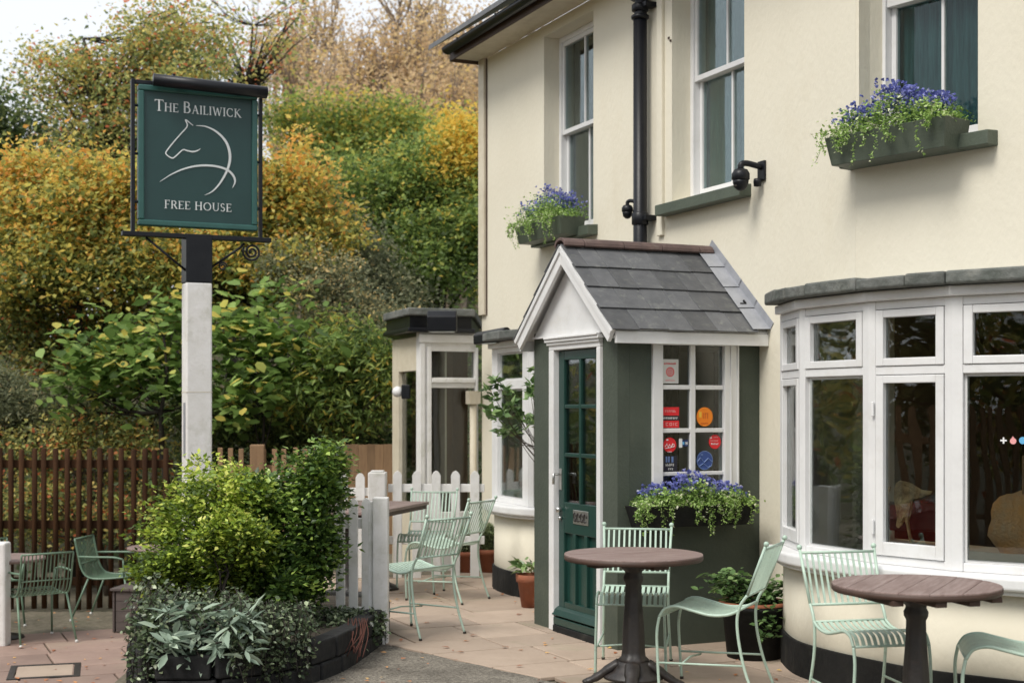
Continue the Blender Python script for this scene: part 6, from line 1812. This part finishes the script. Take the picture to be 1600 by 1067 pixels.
tree('viburnum', 'drooping green bush left of the white wing', TB(560, 16.0), [E(540, 560, 16.0, 70, 60), E(500, 620, 15.9, 70, 50), E(570, 640, 15.9, 45, 50), E(610, 580, 15.7, 25, 60)], 500, 7000, .11, .12, 'green', (.40, .2), r0=.06, cat='bush', shape='long', droop=.6)
tree('laurel_bush', 'dark bush filling the shade behind the light fence', TB(480, 16.9), [E(430, 660, 16.9, 90, 60), E(520, 670, 17.0, 90, 60), E(580, 690, 17, 50, 60), E(350, 660, 16.9, 80, 60), E(600, 740, 17, 60, 60)], 600, 12000, .075, .16, 'dark', (.6, .3), r0=.06, cat='bush')
tree('conifer_bush', 'feathery green bush at the left edge above the brown fence', TB(40, 16.2), [E(30, 630, 16.2, 80, 50), E(90, 660, 16.1, 60, 45), E(-30, 620, 16.2, 80, 60)], 500, 13000, .07, .10, 'grey', (.30, .2), r0=.05, cat='bush', shape='long')
tree('rowan_bush', 'bush with small brown and yellow leaves behind the brown fence', TB(170, 15.9), [E(150, 680, 15.9, 90, 45), E(220, 690, 15.9, 60, 50), E(60, 700, 15.9, 80, 40), E(180, 790, 16.0, 120, 60), E(60, 800, 16, 100, 70)], 600, 13000, .06, .12, 'olive', (.38, .3), r0=.05, cat='bush')
tree('elder_bush', 'mid green bush filling the space under the orange tree', TB(80, 18.2), [E(60, 520, 18.2, 100, 60), E(160, 500, 18.2, 90, 60), E(0, 480, 18.3, 80, 60), E(110, 590, 18.0, 100, 50), E(250, 480, 18.2, 70, 60), E(330, 480, 18.2, 70, 60)], 800, 18000, .08, .15, 'olive', (.30, .28), r0=.07, cat='bush')
# undergrowth on the slope (uncountable)
n = 52000
ux = rng.random(n) * 30 - 20; uy = 18.0 + rng.random(n) ** 1.5 * 24
cl = np.sin(ux * 1.7) * np.cos(uy * 1.3) * .5 + .5
uz = np.array([g0(a, b) for a, b in zip(ux, uy)]) + rng.random(n) * (1.0 + 1.6 * cl)
tag(obj('undergrowth', leaf_mesh('undergrowth', np.stack([ux, uy, uz], 1), .15 * (.6 + .8 * rng.random(n)), rng.random(n) * .6 + .3 * cl, LM['dark'], 'oval', .5)), 'dark leafy undergrowth covering the slope', kind='stuff')
# fallen leaves
pos = []
for k in range(150):
    x, y = random.uniform(-1.2, 1.8), random.uniform(7.8, 12.5)
    pos.append((x, y, .006))
for k in range(140):
    pos.append((random.uniform(-5, -2.6), random.uniform(9.6, 14.4), LOW + .006))
pos = np.array(pos)
tag(obj('fallen_leaves', leaf_mesh('fallen_leaves', pos, .05 * (.5 + .7 * rng.random(len(pos))), rng.random(len(pos)), LM['fallen'], 'oval', 6)), 'scattered fallen autumn leaves', kind='stuff')

# ================================================================== ACROSS THE YARD (outside the picture, seen in the window panes)
k = 0
for (x, y, s_, lm) in ((-11, 15, 1, 'olive'), (-12, 10, 1.1, 'green'), (-11.5, 5, 1.0, 'dark'), (-12, 0, 1.15, 'green'), (-10, -5, 1.1, 'olive'), (-5, -8, 1.1, 'dark'), (1, -9, 1.1, 'green'), (7, -8, 1.1, 'dark')):  # unseen trees placed so the panes reflect dark leaves instead of bright sky
    lab = ['unseen olive tree beyond the left edge of the terrace', 'unseen green tree opposite the porch', 'unseen dark tree opposite the big bow window', 'unseen green tree beyond the parked car', 'unseen olive tree behind the car, furthest left of the road', 'unseen dark tree straight behind the camera', 'unseen green tree behind the camera beside the dark one', 'unseen dark tree at the end of the pub front'][k]
    tree('unseen_tree', lab, (x, y, -.58), [(x, y, 2.2, 2.6 * s_, 2.6 * s_, 1.9), (x, y, 4.2, 2.3 * s_, 2.3 * s_, 1.6)], 350, 7000, .22, .35, lm, (.4, .25), r0=.2, nlimb=20)
    k += 1
fence('wooden_fence', 'brown pale fence across the yard, seen reflected in the bow window', -8.2, -4.0, -8.2, 9.0, LOW, 70, .10, 2.15, .03, 'light_and_lit_wood', (1.7, .5), pointed=True, jit=.006)

def car():
    F = frame(-4.40, 5.95, .06, -1.0, LOW + .12)
    t = thing('parked_car', 'red hatchback parked on the left, seen reflected in the bow window', 'car', F)
    red = mat('red_car_paint', (.42, .012, .018), (.40, .012, .018), rough=.25, coat=.6)
    blk = M['foot']
    prof = [(-1.95, .32), (-1.98, .55), (-1.9, .80), (-1.2, .92), (-.75, 1.0), (-.25, 1.36), (.1, 1.46), (1.1, 1.46), (1.6, 1.30), (1.9, .98), (1.98, .70), (1.96, .34), (1.6, .22), (-1.7, .22)]
    b = MB(); n = len(prof); vs = []
    for (y, kx) in ((-.84, .985), (-.86, 1.0), (.86, 1.0), (.84, .985)):
        for (x, z) in prof:
            yy = y * (1 if z < .95 else 1 - (z - .95) * .36); vs.append((x * kx, yy, z if z < 1 else z * kx + .01))
    fs = [tuple(range(n)), tuple(3 * n + i for i in range(n - 1, -1, -1))]
    for r_ in range(3): fs += [(r_ * n + i, (r_ + 1) * n + i, (r_ + 1) * n + (i + 1) % n, r_ * n + (i + 1) % n) for i in range(n)]
    b.add(vs, fs); obj('body', b, red, t, bevel=.04, seg=3)
    for s in (-1, 1):
        w_ = MB(); q = [(-.60, 1.0), (-.15, 1.33), (.15, 1.40), (1.05, 1.40), (1.45, 1.26), (1.55, 1.02)]
        vs = [(x, s * (.872 if z < 1.05 else .872 - (z - 1.0) * .36), z) for x, z in q]; vs2 = [(x, y - s * .02, z) for (x, y, z) in vs]
        w_.add(vs + vs2, [tuple(range(6)), tuple(range(11, 5, -1))]); obj('window', w_, flat('car_glass' + str(s), (.01, .012, .014), .1), t)
        for x in (-1.25, 1.25):
            w_ = MB(); n_ = 28; vs = []
            for (r_, y) in ((.20, .90), (.31, .90), (.32, .87), (.32, .70)): vs += [(x + r_ * math.cos(2 * PI * k / n_), s * y, .32 + r_ * math.sin(2 * PI * k / n_)) for k in range(n_)]
            w_.add(vs, [(i * n_ + k, i * n_ + (k + 1) % n_, (i + 1) * n_ + (k + 1) % n_, (i + 1) * n_ + k) for i in range(3) for k in range(n_)], True); wh = obj('wheel', w_, blk, t)
            r2 = MB(); r2.add([(x + .2 * math.cos(2 * PI * k / n_), s * .895, .32 + .2 * math.sin(2 * PI * k / n_)) for k in range(n_)], [tuple(range(n_))]); obj('rim', r2, M['silver'], wh)
        h = MB(); h.box(-1.99, -1.80, s * .52 - .18, s * .52 + .18, .62, .76); obj('headlight', h, M['silver'], t, bevel=.03)
    ws = MB(); ws.add([(-.74, -.72, 1.035), (-.74, .72, 1.035), (-.26, .64, 1.375), (-.26, -.64, 1.375)], [(0, 1, 2, 3)]); obj('windscreen', ws, flat('windscreen_glass', (.01, .012, .014), .1), t)
    pl_ = MB(); pl_.box(-2.0, -1.985, -.26, .26, .40, .51); obj('number_plate', pl_, M['white'], t)
car()
print('flags', nflag, 'objects', len(bpy.data.objects))
